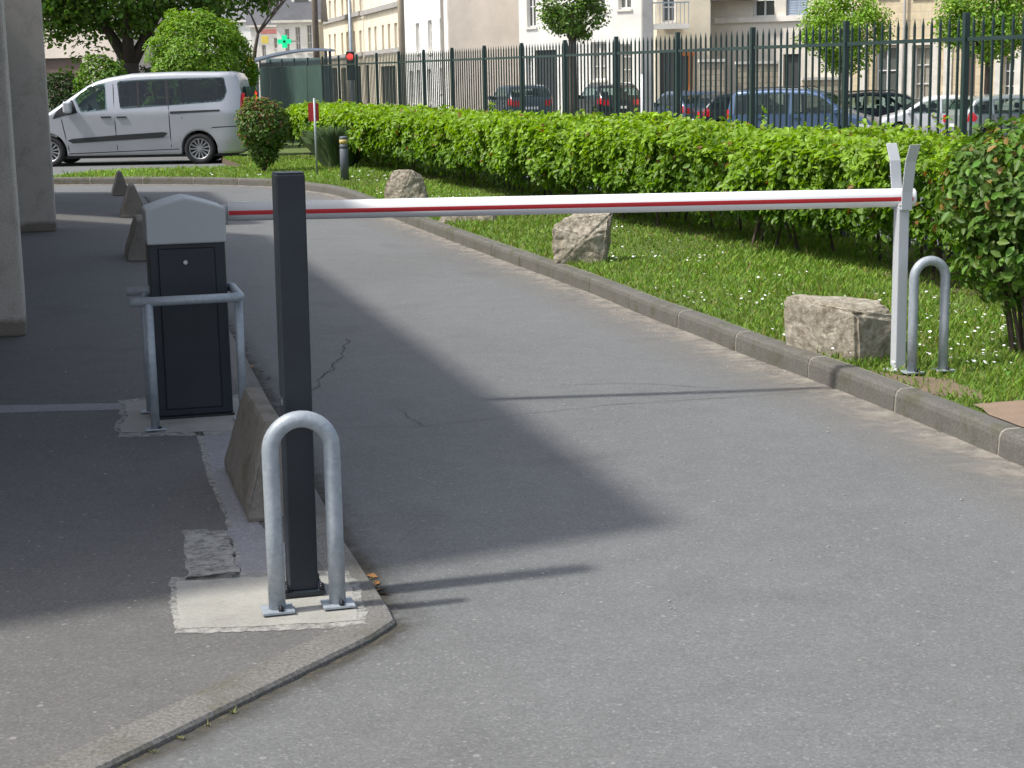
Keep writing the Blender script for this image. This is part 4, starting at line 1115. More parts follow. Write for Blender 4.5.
def wheel(parent, x, y, r, w=.2, spokes=12, rimmat='alloy'):
    side = 1 if y > 0 else -1
    c = empty('wheel', (x, y, r)); c.parent = parent
    m = MB(); prof = [(r * .70, -w / 2), (r * .93, -w / 2), (r, -w * .36), (r, w * .36), (r * .93, w / 2), (r * .70, w / 2), (r * .66, w * .3)]
    seg = 36; vs = [(pr * math.cos(2 * PI * k / seg), side * py, pr * math.sin(2 * PI * k / seg)) for pr, py in prof for k in range(seg)]
    m.add(vs, [(i * seg + k, i * seg + (k + 1) % seg, (i + 1) * seg + (k + 1) % seg, (i + 1) * seg + k) for i in range(len(prof) - 1) for k in range(seg)], True)
    m.build('tyre', 'rubber', c)
    m = MB(); yb = side * (w * .16); yf = side * (w * .40)
    m.cyl((0, yb - side * .02, 0), (0, 1, 0), r * .66, .01, 30); m.build('brake_disc', 'black_plastic', c)
    m = MB()
    ring = [(r * .70, w * .42), (r * .66, w * .44), (r * .62, w * .36), (r * .62, w * .2)]
    vs = [(pr * math.cos(2 * PI * k / seg), side * py, pr * math.sin(2 * PI * k / seg)) for pr, py in ring for k in range(seg)]
    m.add(vs, [(i * seg + k, i * seg + (k + 1) % seg, (i + 1) * seg + (k + 1) % seg, (i + 1) * seg + k) for i in range(3) for k in range(seg)], True)
    m.cyl((0, yf * .9, 0), (0, 1, 0), r * .14, .03, 16)
    for k in range(spokes):
        a = 2 * PI * k / spokes; da = .055 if spokes > 8 else .13
        A = Vector((math.cos(a), 0, math.sin(a))); T_ = Vector((-math.sin(a), 0, math.cos(a)))
        i0, i1 = A * r * .10, A * r * .65
        vs = [i0 + T_ * r * .03, i0 - T_ * r * .03, i1 - T_ * r * da, i1 + T_ * r * da]
        f = [v + Vector((0, yf * .95, 0)) for v in vs]; b = [v + Vector((0, yf * .95 - side * .025, 0)) for v in vs]
        m.add(f + b, [(0, 1, 2, 3), (7, 6, 5, 4), (0, 4, 5, 1), (1, 5, 6, 2), (2, 6, 7, 3), (3, 7, 4, 0)])
    m.build('rim', rimmat, c)
def van():
    RX = G(246.5, 163.2); rz = PI + .006    # local +x points to the nose, which is on the left of the picture
    L = 5.13; hw = .93
    top = [(0, .55), (.01, .8), (.03, 1.1), (.07, 1.5), (.13, 1.80), (.2, 1.90), (.32, 1.935), (1.5, 1.955), (2.4, 1.935), (2.9, 1.86), (3.15, 1.79), (3.35, 1.70), (4.15, 1.17), (4.3, 1.10), (4.75, .98), (4.98, .84), (5.08, .65), (5.13, .5)]
    sc = 46.55
    def vx(px): return (246.5 - px) / sc
    def vz(px, py): return (163.7 + (200 - px) * .019 - py) / sc
    def P(*pp): return [(vx(a), vz(a, b)) for a, b in pp]
    wx = [vx(200), vx(200) + 3.22]
    c = Car(L, hw, top, wx, .325, 1.08, .22, .20, .10)
    root = empty('van', (RX.x, RX.y + hw, 0), rz, 'silver passenger van parked side-on beyond the far lawn strip', 'van')
    side = 1                              # local +y faces the camera after the turn
    hp = [shrink(P((121, 103), (120.6, 84), (122, 82), (150, 80.3), (190, 79), (226, 78.2), (228.5, 80), (229.5, 92), (228, 98), (223.5, 102), (171, 106), (125, 109.3), (122.5, 108)), .03),
          shrink(P((84, 113), (78, 100), (84, 92.5), (93, 86.5), (100, 84.7), (109.5, 84), (110.5, 110.5)), .03)]
    c.body(260, hp, ((3.42, 4.08),)).build('body', 'silver', root)
    seat_row(root, 3.0, (-.42, .42), .75, 1.62); seat_row(root, 2.05, (-.5, 0, .5), .75, 1.60); seat_row(root, 1.15, (-.5, 0, .5), .75, 1.60)
    MB().box(3.45, 4.0, -.75, .75, .8, 1.12).build('dashboard', 'black_plastic', root, bevel=.05)
    MB().box(.15, 3.5, -.84, .84, .5, .62).build('floor', 'black_plastic', root)
    MB().tube([(3.38 + .06 * math.sin(a), .42 + .19 * math.cos(a), 1.13 + .17 * math.sin(a)) for a in [2 * PI * i / 20 for i in range(21)]], .016, 6).build('steering_wheel', 'black_plastic', root)
    for s_ in (1, -1):
        def sp(name, poly, mat, off=.006, n=14, parent=root, off2=None):
            m = MB(); c.side_poly(m, poly, s_, off, n); return m.build(name, mat, parent)
        sp('side_window', P((121, 103), (120.6, 84), (122, 82), (150, 80.3), (190, 79), (226, 78.2), (228.5, 80), (229.5, 92), (228, 98), (223.5, 102), (171, 106), (125, 109.3), (122.5, 108)), 'glass_tint', .006, 40)
        sp('door_window', P((84, 113), (78, 100), (84, 92.5), (93, 86.5), (100, 84.7), (109.5, 84), (110.5, 110.5)), 'glass_front', .006, 20)
        sp('quarter_window', P((56, 119.5), (59, 113), (69, 104.5), (76, 99.5), (81, 113.5), (68, 116)), 'black_plastic', .005, 12)
        sp('window_pillar', P((168, 81), (171.5, 81), (172.5, 105.5), (169.5, 105.5)), 'black_plastic', .011, 3)
        sp('window_pillar', P((140, 83), (142.6, 83), (143.4, 107.2), (141, 107.2)), 'black_plastic', .011, 3)
        sp('side_moulding', P((69.5, 140.4), (72, 139), (120, 135), (168, 131.8), (169.8, 133), (167.5, 137.2), (120, 140.3), (74, 143.3)), 'black_plastic', .016, 20)
        sp('slide_rail', P((172.5, 111.8), (222, 109.8), (222, 111.6), (172.5, 114.2)), 'black_plastic', .006, 10)
        for x0, y0, x1, y1 in ((64, 118, 70, 152), (116.3, 85, 118, 150.5), (170.8, 106.5, 171.8, 147)):
            sp('door_seam', P((x0, y0), (x0 + .9, y0), (x1 + .9, y1), (x1, y1)), 'seam', .0015, 5)
        sp('sill_seam', P((70, 153.2), (180, 148.4), (180, 149.2), (70, 154)), 'seam', .0015, 8)
        sp('bumper_seam', P((211, 128.5), (214, 127), (243.5, 125.6), (243.5, 126.4), (214, 128), (211.6, 129.3)), 'seam', .0015, 8)
        for x_ in (109, 124.5):
            zz = vz(x_, 117.5); y_ = c.Y(vx(x_), zz)
            MB().box(vx(x_ + 5), vx(x_ - 5), s_ * y_ - .002, s_ * (y_ + .035), zz - .01, zz + .02).build('door_handle', 'black_plastic', root, bevel=.008)
        MB().cyl((vx(184), s_ * (c.Y(vx(184), 1.02) + .001), vz(193, 118)), (0, 1, 0), .012, .004, 10).build('fuel_lock', 'seam', root)
        zz = vz(73, 108); xx = vx(72.5)
        MB().box(xx - .09, xx + .09, s_ * .93, s_ * 1.10, zz - .12, zz + .13).build('mirror', 'silver', root, bevel=.045, seg=3)
        MB().box(xx - .05, xx + .03, s_ * .86, s_ * .94, zz - .11, zz - .03).build('mirror_arm', 'black_plastic', root)
        m = MB(); c.side_poly(m, [(.035, 1.12), (.04, 1.48), (.085, 1.48), (.10, 1.12)], s_, .012, 6); m.build('tail_lamp', 'tail', root)
        m = MB(); m.box(.0, .05, s_ * .70, s_ * .77, 1.1, 1.48); m.build('tail_lamp', 'tail', root, bevel=.01)
        for w in wx: wheel(root, w, s_ * (hw - .115), .325, .205, 13)
    m = MB(); c.top_patch(m, 3.38, 4.12, .07); m.build('windscreen', 'glass', root)
    m = MB(); m.box(-.012, .05, -.62, .62, 1.08, 1.62); m.build('rear_window', 'glass_tint', root)
    MB().box(.3, 4.7, -.80, .80, .16, .215).build('underbody', 'black_plastic', root)
    MB().box(-.02, .2, -.78, .78, .30, .52).build('rear_bumper', 'silver', root, bevel=.03)
    MB().box(-.026, -.018, -.26, .26, .56, .67).build('number_plate', 'plate', root)
van()

PROF = {
 'hatch': dict(L=4.0, hw=.86, top=[(0, .5), (.03, .85), (.10, .98), (.42, 1.30), (.62, 1.41), (1.1, 1.46), (1.9, 1.46), (2.35, 1.38), (3.05, .98), (3.2, .93), (3.75, .80), (3.93, .62), (4.0, .45)], wheels=(.72, 3.2), wr=.31, belt=.92, glass=(.30, 2.95), ws=(2.38, 3.0), rw=(.13, .45)),
 'estate': dict(L=4.4, hw=.87, top=[(0, .5), (.03, .90), (.10, 1.05), (.30, 1.34), (.45, 1.41), (1.2, 1.47), (2.2, 1.45), (2.65, 1.38), (3.35, .98), (3.5, .93), (4.1, .80), (4.32, .62), (4.4, .45)], wheels=(.85, 3.5), wr=.32, belt=.93, glass=(.22, 3.25), ws=(2.68, 3.3), rw=(.10, .33)),
 'mpv': dict(L=4.2, hw=.90, top=[(0, .5), (.02, .95), (.06, 1.3), (.14, 1.62), (.28, 1.74), (1.4, 1.78), (2.3, 1.75), (2.7, 1.65), (3.3, 1.15), (3.45, 1.05), (3.95, .92), (4.13, .7), (4.2, .5)], wheels=(.75, 3.35), wr=.32, belt=1.05, glass=(.22, 3.15), ws=(2.75, 3.27), rw=(.06, .16)),
}
def car(kind, px, Y, heading, mat, label, hscale=1.0, rack=False, ls=1.0, group='cars parked beyond the fence'):
    p = PROF[kind]; c = Car(p['L'], p['hw'], [(x, z * hscale) for x, z in p['top']], p['wheels'], p['wr'], p['belt'] * hscale, .22, .26, .09)
    g = ground_at(px, Y); h = math.radians(heading); d = Vector((math.cos(h), math.sin(h), 0))
    o = g - d * p['L'] / 2; root = empty('parked_car', (o.x, o.y, g.z), h, label, 'car', group); root.scale = (ls, 1, 1)
    x0, x1 = p['glass']; zb = p['belt'] * hscale
    def glass_polys():
        cuts = [x0, x0 + (x1 - x0) * .2, x0 + (x1 - x0) * .56, x1]; out = []
        for a, b in zip(cuts, cuts[1:]):
            lo = [(a + .03 + (b - a - .06) * i / 6) for i in range(7)]
            out.append([(x, zb) for x in lo] + [(x, max(zb + .02, c.T(x) - .105)) for x in lo[::-1]])
        return out
    c.body(150, [shrink(q, .025) for q in glass_polys()], ((p['ws'][0] + .03, p['ws'][1] - .03), (p['rw'][0] + .02, p['rw'][1] - .02))).build('body', mat, root)
    seat_row(root, p['ws'][0] - .25, (-.36, .36), .55, 1.22 * hscale, .44); seat_row(root, p['wheels'][0] + .45, (-.38, .38), .55, 1.18 * hscale, .5)
    MB().box(p['ws'][1] - .55, p['ws'][1] + .1, -.68, .68, .55, .86 * hscale).box(.15, p['ws'][0], -.7, .7, .30, .42).build('cabin_floor', 'black_plastic', root)
    for s_ in (1, -1):
        xs = [x0 + (x1 - x0) * i / 24 for i in range(25)]
        cuts = [x0, x0 + (x1 - x0) * .2, x0 + (x1 - x0) * .56, x1]
        for a, b in zip(cuts, cuts[1:]):
            poly = []; n = 6
            lo = [(a + .03 + (b - a - .06) * i / n) for i in range(n + 1)]
            topz = [max(zb + .02, c.T(x) - .105) for x in lo]
            poly = [(x, zb) for x in lo] + [(x, z) for x, z in zip(lo[::-1], topz[::-1])]
            m = MB(); c.side_poly(m, poly, s_, .006, 8); m.build('side_window', 'glass', root)
        m = MB(); c.side_poly(m, [(cuts[1] - .01, .35), (cuts[1] + .005, .35), (cuts[1] + .005, zb), (cuts[1] - .01, zb)], s_, .002, 2)
        c.side_poly(m, [(cuts[2] - .01, .3), (cuts[2] + .005, .3), (cuts[2] + .005, zb), (cuts[2] - .01, zb)], s_, .002, 2); m.build('door_seam', 'seam', root)
        for xx in (cuts[1] + .12, cuts[2] + .12):
            y_ = c.Y(xx, zb - .12); MB().box(xx, xx + .18, s_ * y_ - .002, s_ * (y_ + .03), zb - .13, zb - .10).build('door_handle', 'black_plastic', root)
        zl = .62 * hscale; 
        if kind == 'mpv': pl = [(.03, .95), (.03, 1.2), (.09, 1.2), (.10, .95)]
        else: pl = [(.06, .74), (.10, .98), (.22, 1.0), (.34, .86), (.3, .74)]
        m = MB(); c.side_poly(m, [(a, b * hscale) for a, b in pl], s_, .010, 8)
        yy = c.Wd(.05); z0, z1 = (.95, 1.2) if kind == 'mpv' else (.70, .90)
        m.box(.0, .07, s_ * (yy - .26 if kind != 'mpv' else yy - .16), s_ * (yy - .02), z0 * hscale, z1 * hscale); m.build('tail_lamp', 'tail', root)
        m = MB(); c.side_poly(m, [(p['L'] - .45, .62), (p['L'] - .45, .74), (p['L'] - .12, .70), (p['L'] - .12, .58)], s_, .008, 4); m.build('headlight', 'lamp_clear', root)
        for w in p['wheels']: wheel(root, w, s_ * (p['hw'] - .11), p['wr'], .19, 7)
        mx = p['ws'][1] - .12; MB().box(mx - .08, mx + .06, s_ * (p['hw'] - .03), s_ * (p['hw'] + .15), zb + .0, zb + .15).build('mirror', mat, root, bevel=.03)
        if rack: MB().tube([(.5, s_ * .62, c.T(.5) + .02), (.6, s_ * .62, c.T(.6) + .06), (2.2, s_ * .62, c.T(2.2) + .07), (2.35, s_ * .62, c.T(2.35) + .03)], .014, 6).build('roof_rail', 'black_plastic', root)
    m = MB(); c.top_patch(m, p['ws'][0], p['ws'][1], .06); m.build('windscreen', 'glass', root)
    m = MB(); c.top_patch(m, p['rw'][0], p['rw'][1], .08); m.build('rear_window', 'glass', root)
    MB().box(-.02, -.008, -.25, .25, .58, .68).build('number_plate', 'plate', root)
    MB().box(-.025, .08, -p['hw'] * .72, p['hw'] * .72, .32, .46).build('rear_bumper', 'black_plastic', root, bevel=.02)
car('hatch', 519, 63.0, 103, 'p_slate', 'slate blue hatchback seen from the rear, leftmost beyond the fence', 1.0)
car('hatch', 607, 64.5, 102, 'p_black', 'black hatchback seen from behind, right of the dark tree trunk', 1.02, rack=True)
car('hatch', 686, 57.5, 103, 'p_blue', 'blue hatchback seen from the rear, right of the concrete pole', .97)
car('hatch', 745, 56.0, 20, 'p_dark', 'dark grey hatchback between the blue hatchback and the people carrier', 1.02)
car('mpv', 806, 47.0, -22, 'p_midblue', 'tall metallic blue people carrier with roof rails', .96, rack=True)
car('estate', 884, 56.3, 14, 'p_navy', 'navy estate car half hidden behind the people carrier and white car', 1.08, rack=True)
car('hatch', 925, 53.5, 174, 'p_white', 'white hatchback left of the street tree at the right', 1.0, ls=.9)
car('estate', 1024, 50.0, 10, 'p_greygreen', 'pale grey green estate car behind the trunk of the right street tree', 1.02)
car('hatch', 1092, 46.5, 172, 'p_dark', 'dark car cut off by the right edge of the photo', 1.0)

# ------------------------------------------------------------------ poles and street things
def pole(name, px, Y, r0, r1, h, mat, label, cat='pole', square=False):
    g = ground_at(px, Y); root = empty(name, g, 0, label, cat); m = MB()
    if square: 
        m.add([(-r0, -r0, -.1), (r0, -r0, -.1), (r0, r0, -.1), (-r0, r0, -.1), (-r1, -r1, h), (r1, -r1, h), (r1, r1, h), (-r1, r1, h)], [(0, 1, 5, 4), (1, 2, 6, 5), (2, 3, 7, 6), (3, 0, 4, 7), (4, 5, 6, 7)])
        m.build('shaft', mat, root, bevel=.015)
    else: m.tube([(0, 0, -.1), (0, 0, h)], [r0, r1], 14); m.build('shaft', mat, root)
    return root
r_ = pole('utility_pole', 647.5, 50, .19, .13, 8.5, 'pole_concrete', 'thick grey concrete pole rising between the black and blue hatchbacks', square=True)
for zz in (): pass
pole('thin_post', 642, 42, .035, .035, 1.75, 'white_paint', 'thin white post just left of the concrete pole', 'post')
r_ = pole('utility_pole', 317.5, 62, .13, .10, 9, 'wood_pole', 'brown timber pole above the green shelter')
r_ = pole('utility_pole', 403, 60, .125, .11, 9, 'pole_tan', 'tan concrete pole in front of the cream building')
r_ = pole('drain_pole', 446.5, 84.5, .22, .22, 10, 'trim_grey', 'grey stone pier at the corner of the blank beige gable', square=True)
# traffic signal with mast arm
g = ground_at(352, 60); root = empty('traffic_signal', g, 0, 'traffic signal on a thin mast showing red behind the green fence', 'traffic signal', 'traffic signals')
MB().tube([(0, 0, -.1), (0, 0, 4.75)], [.06, .05], 10).build('mast', 'galv', root)
MB().tube([(0, 0, 4.55), (-.8, 0, 4.8), (-1.5, 0, 5.0)], .035, 8).build('arm', 'galv', root)
MB().box(-.16, .12, -.24, -.06, 1.75, 2.75).build('housing', 'black_plastic', root, bevel=.02)
MB().cyl((-.02, -.25, 2.56), (0, 1, 0), .115, .03, 16).build('red_lens', 'red_lamp', root)
g = ground_at(252.5, 44); root = empty('traffic_signal', g, 0, 'small traffic signal with amber top beside the van tail', 'traffic signal', 'traffic signals')
MB().tube([(0, 0, -.1), (0, 0, 2.3)], .05, 10).build('mast', 'black_plastic', root)
MB().box(-.09, .09, -.14, .04, 1.6, 2.2).box(-.02, .12, -.12, .04, 1.15, 1.5).build('housing', 'black_plastic', root, bevel=.02)
MB().cyl((-.03, -.15, 2.26), (0, 1, 0), .10, .05, 14).build('amber_lens', 'amber_lamp', root)
MB().cyl((.05, -.14, 1.44), (0, 1, 0), .075, .04, 14).cyl((.05, -.14, 1.32), (0, 1, 0), .075, .04, 14).build('red_lens', 'red_lamp', root)
# bus shelter behind sheeted fence
g = ground_at(291, 54); root = empty('bus_shelter', g, .0, 'grey roofed bus shelter behind the green sheeted fence', 'bus shelter')
m = MB(); arc_ = [(-1.35 + 2.7 * i / 10, 2.28 + .48 * math.sin(PI * (.08 + .52 * i / 10))) for i in range(11)]
m.xprism(arc_ + [(x, z - .07) for x, z in arc_[::-1]], -.6, .9, True); m.build('roof', 'shutter', root)
for x in (-1.2, 1.2):
    for y in (-.45, .8): MB().box(x - .04, x + .04, y - .04, y + .04, 0, 2.3 + (.40 if x > 0 else .03)).build('frame_post', 'bollard', root)
MB().box(-.75, 1.15, .82, .85, .3, 2.2).build('back_glass', 'shelter_glass', root)
MB().box(-.7, 1.0, -.52, -.47, 2.08, 2.46).build('fascia_sign', 'shelter_glass', root)
# planter posts by black car: white topped bollards
for (px, lab) in ((577, 'white topped grey bollard left of the black hatchback'), (597, 'white topped grey bollard overlapping the black hatchback')):
    pass

# ------------------------------------------------------------------ buildings
def facade(label, p0, p1, top, openings, mat, depth=7, base=None, name='building', roof=None, trims=(), z0=None, group='terraced buildings across the street'):
    p0 = Vector(p0); p1 = Vector(p1); d = (p1 - p0); W = d.length; d.normalize()
    zb = gz(p0.x, p0.y) - .2 if z0 is None else z0
    root = empty(name, (p0.x, p0.y, zb), math.atan2(d.y, d.x), label, 'building', group)
    H = top - zb; ops = []
    for (x0, y0, x1, y1, kind) in openings:
        ym = (y0 + y1) / 2; a = onplane(x0, ym, p0, d)[0]; b = onplane(x1, ym, p0, d)[0]
        xm = (x0 + x1) / 2; zt = onplane(xm, y0, p0, d)[1] - zb; zl = onplane(xm, y1, p0, d)[1] - zb
        a, b = max(.05, min(a, b)), min(W - .05, max(a, b)); zl = max(.12, zl); zt = min(H - .1, zt)
        if b - a > .1 and zt - zl > .1: ops.append((a, b, zl, zt, kind))
    X = sorted(set([0, W] + [q for o in ops for q in o[:2]])); Z = sorted(set([0, H] + [q for o in ops for q in o[2:4]]))
    m = MB(); rec = .16
    def inside(x, z): return any(o[0] < x < o[1] and o[2] < z < o[3] for o in ops)
    for i in range(len(X) - 1):
        for j in range(len(Z) - 1):
            if not inside((X[i] + X[i + 1]) / 2, (Z[j] + Z[j + 1]) / 2):
                m.add([(X[i], 0, Z[j]), (X[i + 1], 0, Z[j]), (X[i + 1], 0, Z[j + 1]), (X[i], 0, Z[j + 1])], [(0, 1, 2, 3)])
    for a, b, zl, zt, k in ops:
        m.add([(a, 0, zl), (b, 0, zl), (b, 0, zt), (a, 0, zt), (a, rec + .06, zl), (b, rec + .06, zl), (b, rec + .06, zt), (a, rec + .06, zt)], [(0, 4, 5, 1), (1, 5, 6, 2), (2, 6, 7, 3), (3, 7, 4, 0)])
    m.add([(0, 0, 0), (0, depth, 0), (0, depth, H), (0, 0, H)], [(0, 1, 2, 3)]); m.add([(W, 0, 0), (W, depth, 0), (W, depth, H), (W, 0, H)], [(0, 1, 2, 3)])
    m.add([(0, depth, 0), (W, depth, 0), (W, depth, H), (0, depth, H)], [(0, 1, 2, 3)]); m.add([(0, 0, H), (W, 0, H), (W, depth, H), (0, depth, H)], [(0, 1, 2, 3)])
    m.build('wall', mat, root, fix=True)
    for a, b, zl, zt, k in ops:
        w = b - a; h = zt - zl
        if k in ('win', 'pale', 'door'):
            f = MB(); t = min(.07, w * .12)
            f.box(a, a + t, rec - .02, rec + .04, zl, zt).box(b - t, b, rec - .02, rec + .04, zl, zt).box(a + t, b - t, rec - .02, rec + .04, zt - t, zt).box(a + t, b - t, rec - .02, rec + .04, zl, zl + t)
            cx = (a + b) / 2; f.box(cx - t * .4, cx + t * .4, rec - .025, rec + .035, zl + t, zt - t)
            for q in ((.36, .68) if h > 1 else (.5,)): f.box(a + t, b - t, rec - .01, rec + .03, zl + h * q - .02, zl + h * q + .02)
            if k == 'door': f.box(a + t, b - t, rec - .015, rec + .03, zl + t, zl + h * .33)
            fo = f.build('window' if k != 'door' else 'glazed_door', 'window_frame', root)
            MB().box(a, b, rec + .042, rec + .05, zl, zt).build('pane', 'glass_pale' if k == 'pale' else 'glass_house', fo)
            if k != 'door': MB().box(a - .06, b + .06, -.07, rec - .022, zl - .10, zl - .003).build('sill', 'trim', fo)
        elif k == 'shut':
            f = MB()
            for (u0, u1) in ((a + .01, (a + b) / 2 - .005), ((a + b) / 2 + .005, b - .01)):
                f.box(u0, u1, rec - .04, rec, zl, zt)
                zz = zl + .1
                while zz < zt - .1: f.box(u0 + .03, u1 - .03, rec - .055, rec - .041, zz, zz + .035); zz += .09
            f.build('shutter', 'shutter', root)
        elif k == 'dark': MB().box(a, b, rec, rec + .05, zl, zt).build('gate', 'dark_gate', root)
        elif k == 'brown': MB().box(a, b, rec, rec + .05, zl, zt).build('door', 'brown_door', root)
        elif k == 'shop':
            f = MB().box(a, b, rec + .01, rec + .05, zl, zt).build('shop_window', 'glass_house', root)
            g_ = MB(); n = max(2, int(w / 1.2))
            for q in range(n + 1): xx = a + (w - .08) * q / n; g_.box(xx, xx + .08, rec - .05, rec + .008, zl, zt)
            g_.build('frame', 'brown_door', f)
    for tname, (x0, x1, z0_, z1_, prj, tm) in trims:
        MB().box(x0, x1, -prj, -.003, z0_, z1_).build(tname, tm, root)
    if roof: roof(root, W, H, depth)
    return root, p0, d, zb
def XY(px, Y): p = at(px, 84, Y); return (p.x, Y)
def gable_roof(rise, mat='slate', over=.3, dormers=()):
    def f(root, W, H, D):
        m = MB(); m.add([(-over, -over, H + .01), (W + over, -over, H + .01), (W + over, D / 2, H + rise), (-over, D / 2, H + rise), (-over, D + over, H + .01), (W + over, D + over, H + .01)], [(0, 1, 2, 3), (3, 2, 5, 4), (0, 3, 4), (1, 5, 2), (0, 4, 5, 1)])
        ro = m.build('roof', mat, root)
        MB().box(-over, W + over, -over - .02, -.003, H - .16, H).build('gutter', 'trim', root)
        for x0, x1, h in dormers:
            MB().box(x0, x1, .3, 2.6, H + .3, H + h).build('dormer', 'window_frame', ro)
            MB().box(x0 + .2, x1 - .2, .27, .298, H + .5, H + h - .25).build('dormer_pane', 'glass_house', ro)
    return f
# white rendered building facing us
w0, w1 = XY(520, 74), XY(659, 70)
facade('white rendered house front behind the small dark trunked tree', w0, w1, 9.5,
       [(526.5, -30, 535.5, 27, 'win'), (592, -30, 605, 12, 'win'), (618, -30, 631, 9, 'win'), (535, 50, 557, 118, 'dark'), (526, 56, 533, 88, 'win'), (591, 42, 606, 80, 'pale'), (563, 60, 570, 116, 'brown'), (620, 44, 632, 84, 'pale')], 'render_white')
# blank gable
facade('blank beige gable wall above the railings', XY(450.5, 80), XY(524, 80), 12, [(519, 56, 523.3, 90, 'win')], 'render_beige', depth=5)
# oblique white house
A3 = Vector((-6.3, 97)); dv = Vector((.247, -.969)).normalized()
def on_line(px, py=80):
    s, z = onplane(px, py, A3, dv); return A3 + dv * s
facade('whitish house with narrow windows left of the beige gable', on_line(404.5), on_line(449), 13,
       [(416, 23, 419.5, 53, 'pale'), (428, 20, 432, 53, 'pale'), (440, 18, 442.5, 52, 'pale'), (410, 71, 413.5, 104, 'pale'), (417, 70, 420.5, 104, 'pale'), (428, 69, 431.5, 104, 'pale'), (440, 68, 443, 92, 'pale')], 'render_white')
ops = []
for a, b in ((368.5, 371.2), (374.5, 377), (382, 384.2), (388, 390.6), (394.5, 397.5)):
    ops.append((a, 22 + (398 - a) * .18, b, 51 + (398 - a) * .12, 'pale'))
ops += [(365, 65, 369.5, 104, 'shop'), (381, 66, 396, 104, 'shop')]
r1, *_ = facade('cream house with five narrow upper windows behind the tan pole', on_line(365.5), on_line(403.8), 13, ops, 'render_cream')
ops = []
for a, b in ((329, 331), (334.2, 336.2), (341.5, 343.4), (346.5, 348.5), (353, 355.3), (359.5, 362)):
    ops.append((a, 30 + (362 - a) * .13, b, 55 + (362 - a) * .06, 'pale'))
    ops.append((a, -6 + (362 - a) * .2, b, 17 + (362 - a) * .14, 'pale'))
ops += [(330, 68, 338, 104, 'shop'), (342, 68, 347, 104, 'shop'), (354, 66, 361, 104, 'shop')]
r2, *_ = facade('long cream terrace with six narrow windows per floor right of the timber pole', on_line(322.5), on_line(365), 15, ops, 'render_cream')
# string courses following the storeys
for (ra, x0, x1, ya, yb) in ((r1, 365.8, 403.6, 12, 2.5), (r2, 323, 364.8, 22.5, 12)):
    P0 = on_line(x0); P1 = on_line(x1); za = onplane(x0, ya, A3, dv)[1]; zb_ = onplane(x1, yb, A3, dv)[1]; zc = (za + zb_) / 2
    L = (P1 - P0).length; zb0 = ra.location.z
    MB().box(.1, L, -.22, -.003, zc - zb0 - .18, zc - zb0 + .1).build('string_course', 'trim_grey', ra)
    MB().box(.1, L, -.12, -.003, 3.55, 3.8).build('shop_fascia', 'trim_grey', ra)
# slate-roofed houses beyond
facade('small white house with slate roof and dormers left of the timber pole', XY(279, 110), XY(319, 110), at(300, 20, 110).z, [(285, 29, 289.5, 52, 'pale'), (295.5, 27, 300.5, 52, 'pale'), (307, 25, 312, 52, 'pale')], 'render_white',
       roof=gable_roof(4.5, dormers=((1.0, 2.3, 2.4),)), depth=4)
facade('far white house with slate roof behind the bare tree', XY(253, 126), XY(280, 126), at(266, 25, 126).z, [(262, 45, 266, 56, 'pale'), (274, 38, 278, 48, 'pale')], 'render_white', roof=gable_roof(5.5, dormers=((1.1, 2.0, 2.6),)))
facade('distant grey roofed house behind the broadleaf tree', XY(120, 150), XY(256, 146), at(190, 22, 148).z, [(232, 26, 238, 42, 'pale'), (214, 26, 220, 42, 'pale')], 'render_white', roof=gable_roof(6))
# shop boards and lit cross on the far houses
def board(px0, px1, py0, py1, Y, mat, name, label, cat='sign'):
    a = at(px0, (py0 + py1) / 2, Y); b = at(px1, (py0 + py1) / 2, Y); t = at((px0 + px1) / 2, py0, Y).z; l = at((px0 + px1) / 2, py1, Y).z
    o = MB().box(0, b.x - a.x, -.06, .06, 0, t - l).build(name, mat, bevel=.02); o.location = (a.x, Y, l); return tag(o, label, cat)
board(261, 277.5, 29, 34, 122, 'sign_pink', 'shop_sign', 'faded red shop board on the far white house')
board(261.5, 268.5, 36, 43.5, 121, 'sign_yellow', 'shop_sign', 'yellow square shop board below the faded red one')
p = at(284.5, 41.5, 104); root = empty('pharmacy_cross', (p.x, p.y, p.z), 0, 'lit green pharmacy cross projecting from the small white house', 'sign')
MB().box(-.15, .15, -.08, .08, -.38, .38).box(-.42, -.152, -.08, .08, -.14, .14).box(.152, .42, -.08, .08, -.14, .14).build('cross', 'green_led', root)
MB().box(-.07, .07, -.10, -.083, -.07, .07).build('centre', 'seam', root)
MB().box(.423, .9, -.03, .03, -.05, .05).build('bracket', 'trim_grey', root)
# beige house far left
facade('beige house with brown garage seen between the pillar and the broadleaf tree', XY(-40, 62), XY(118, 60), at(60, 18, 61).z, [(40, 58, 84, 118, 'brown')], 'render_beige')
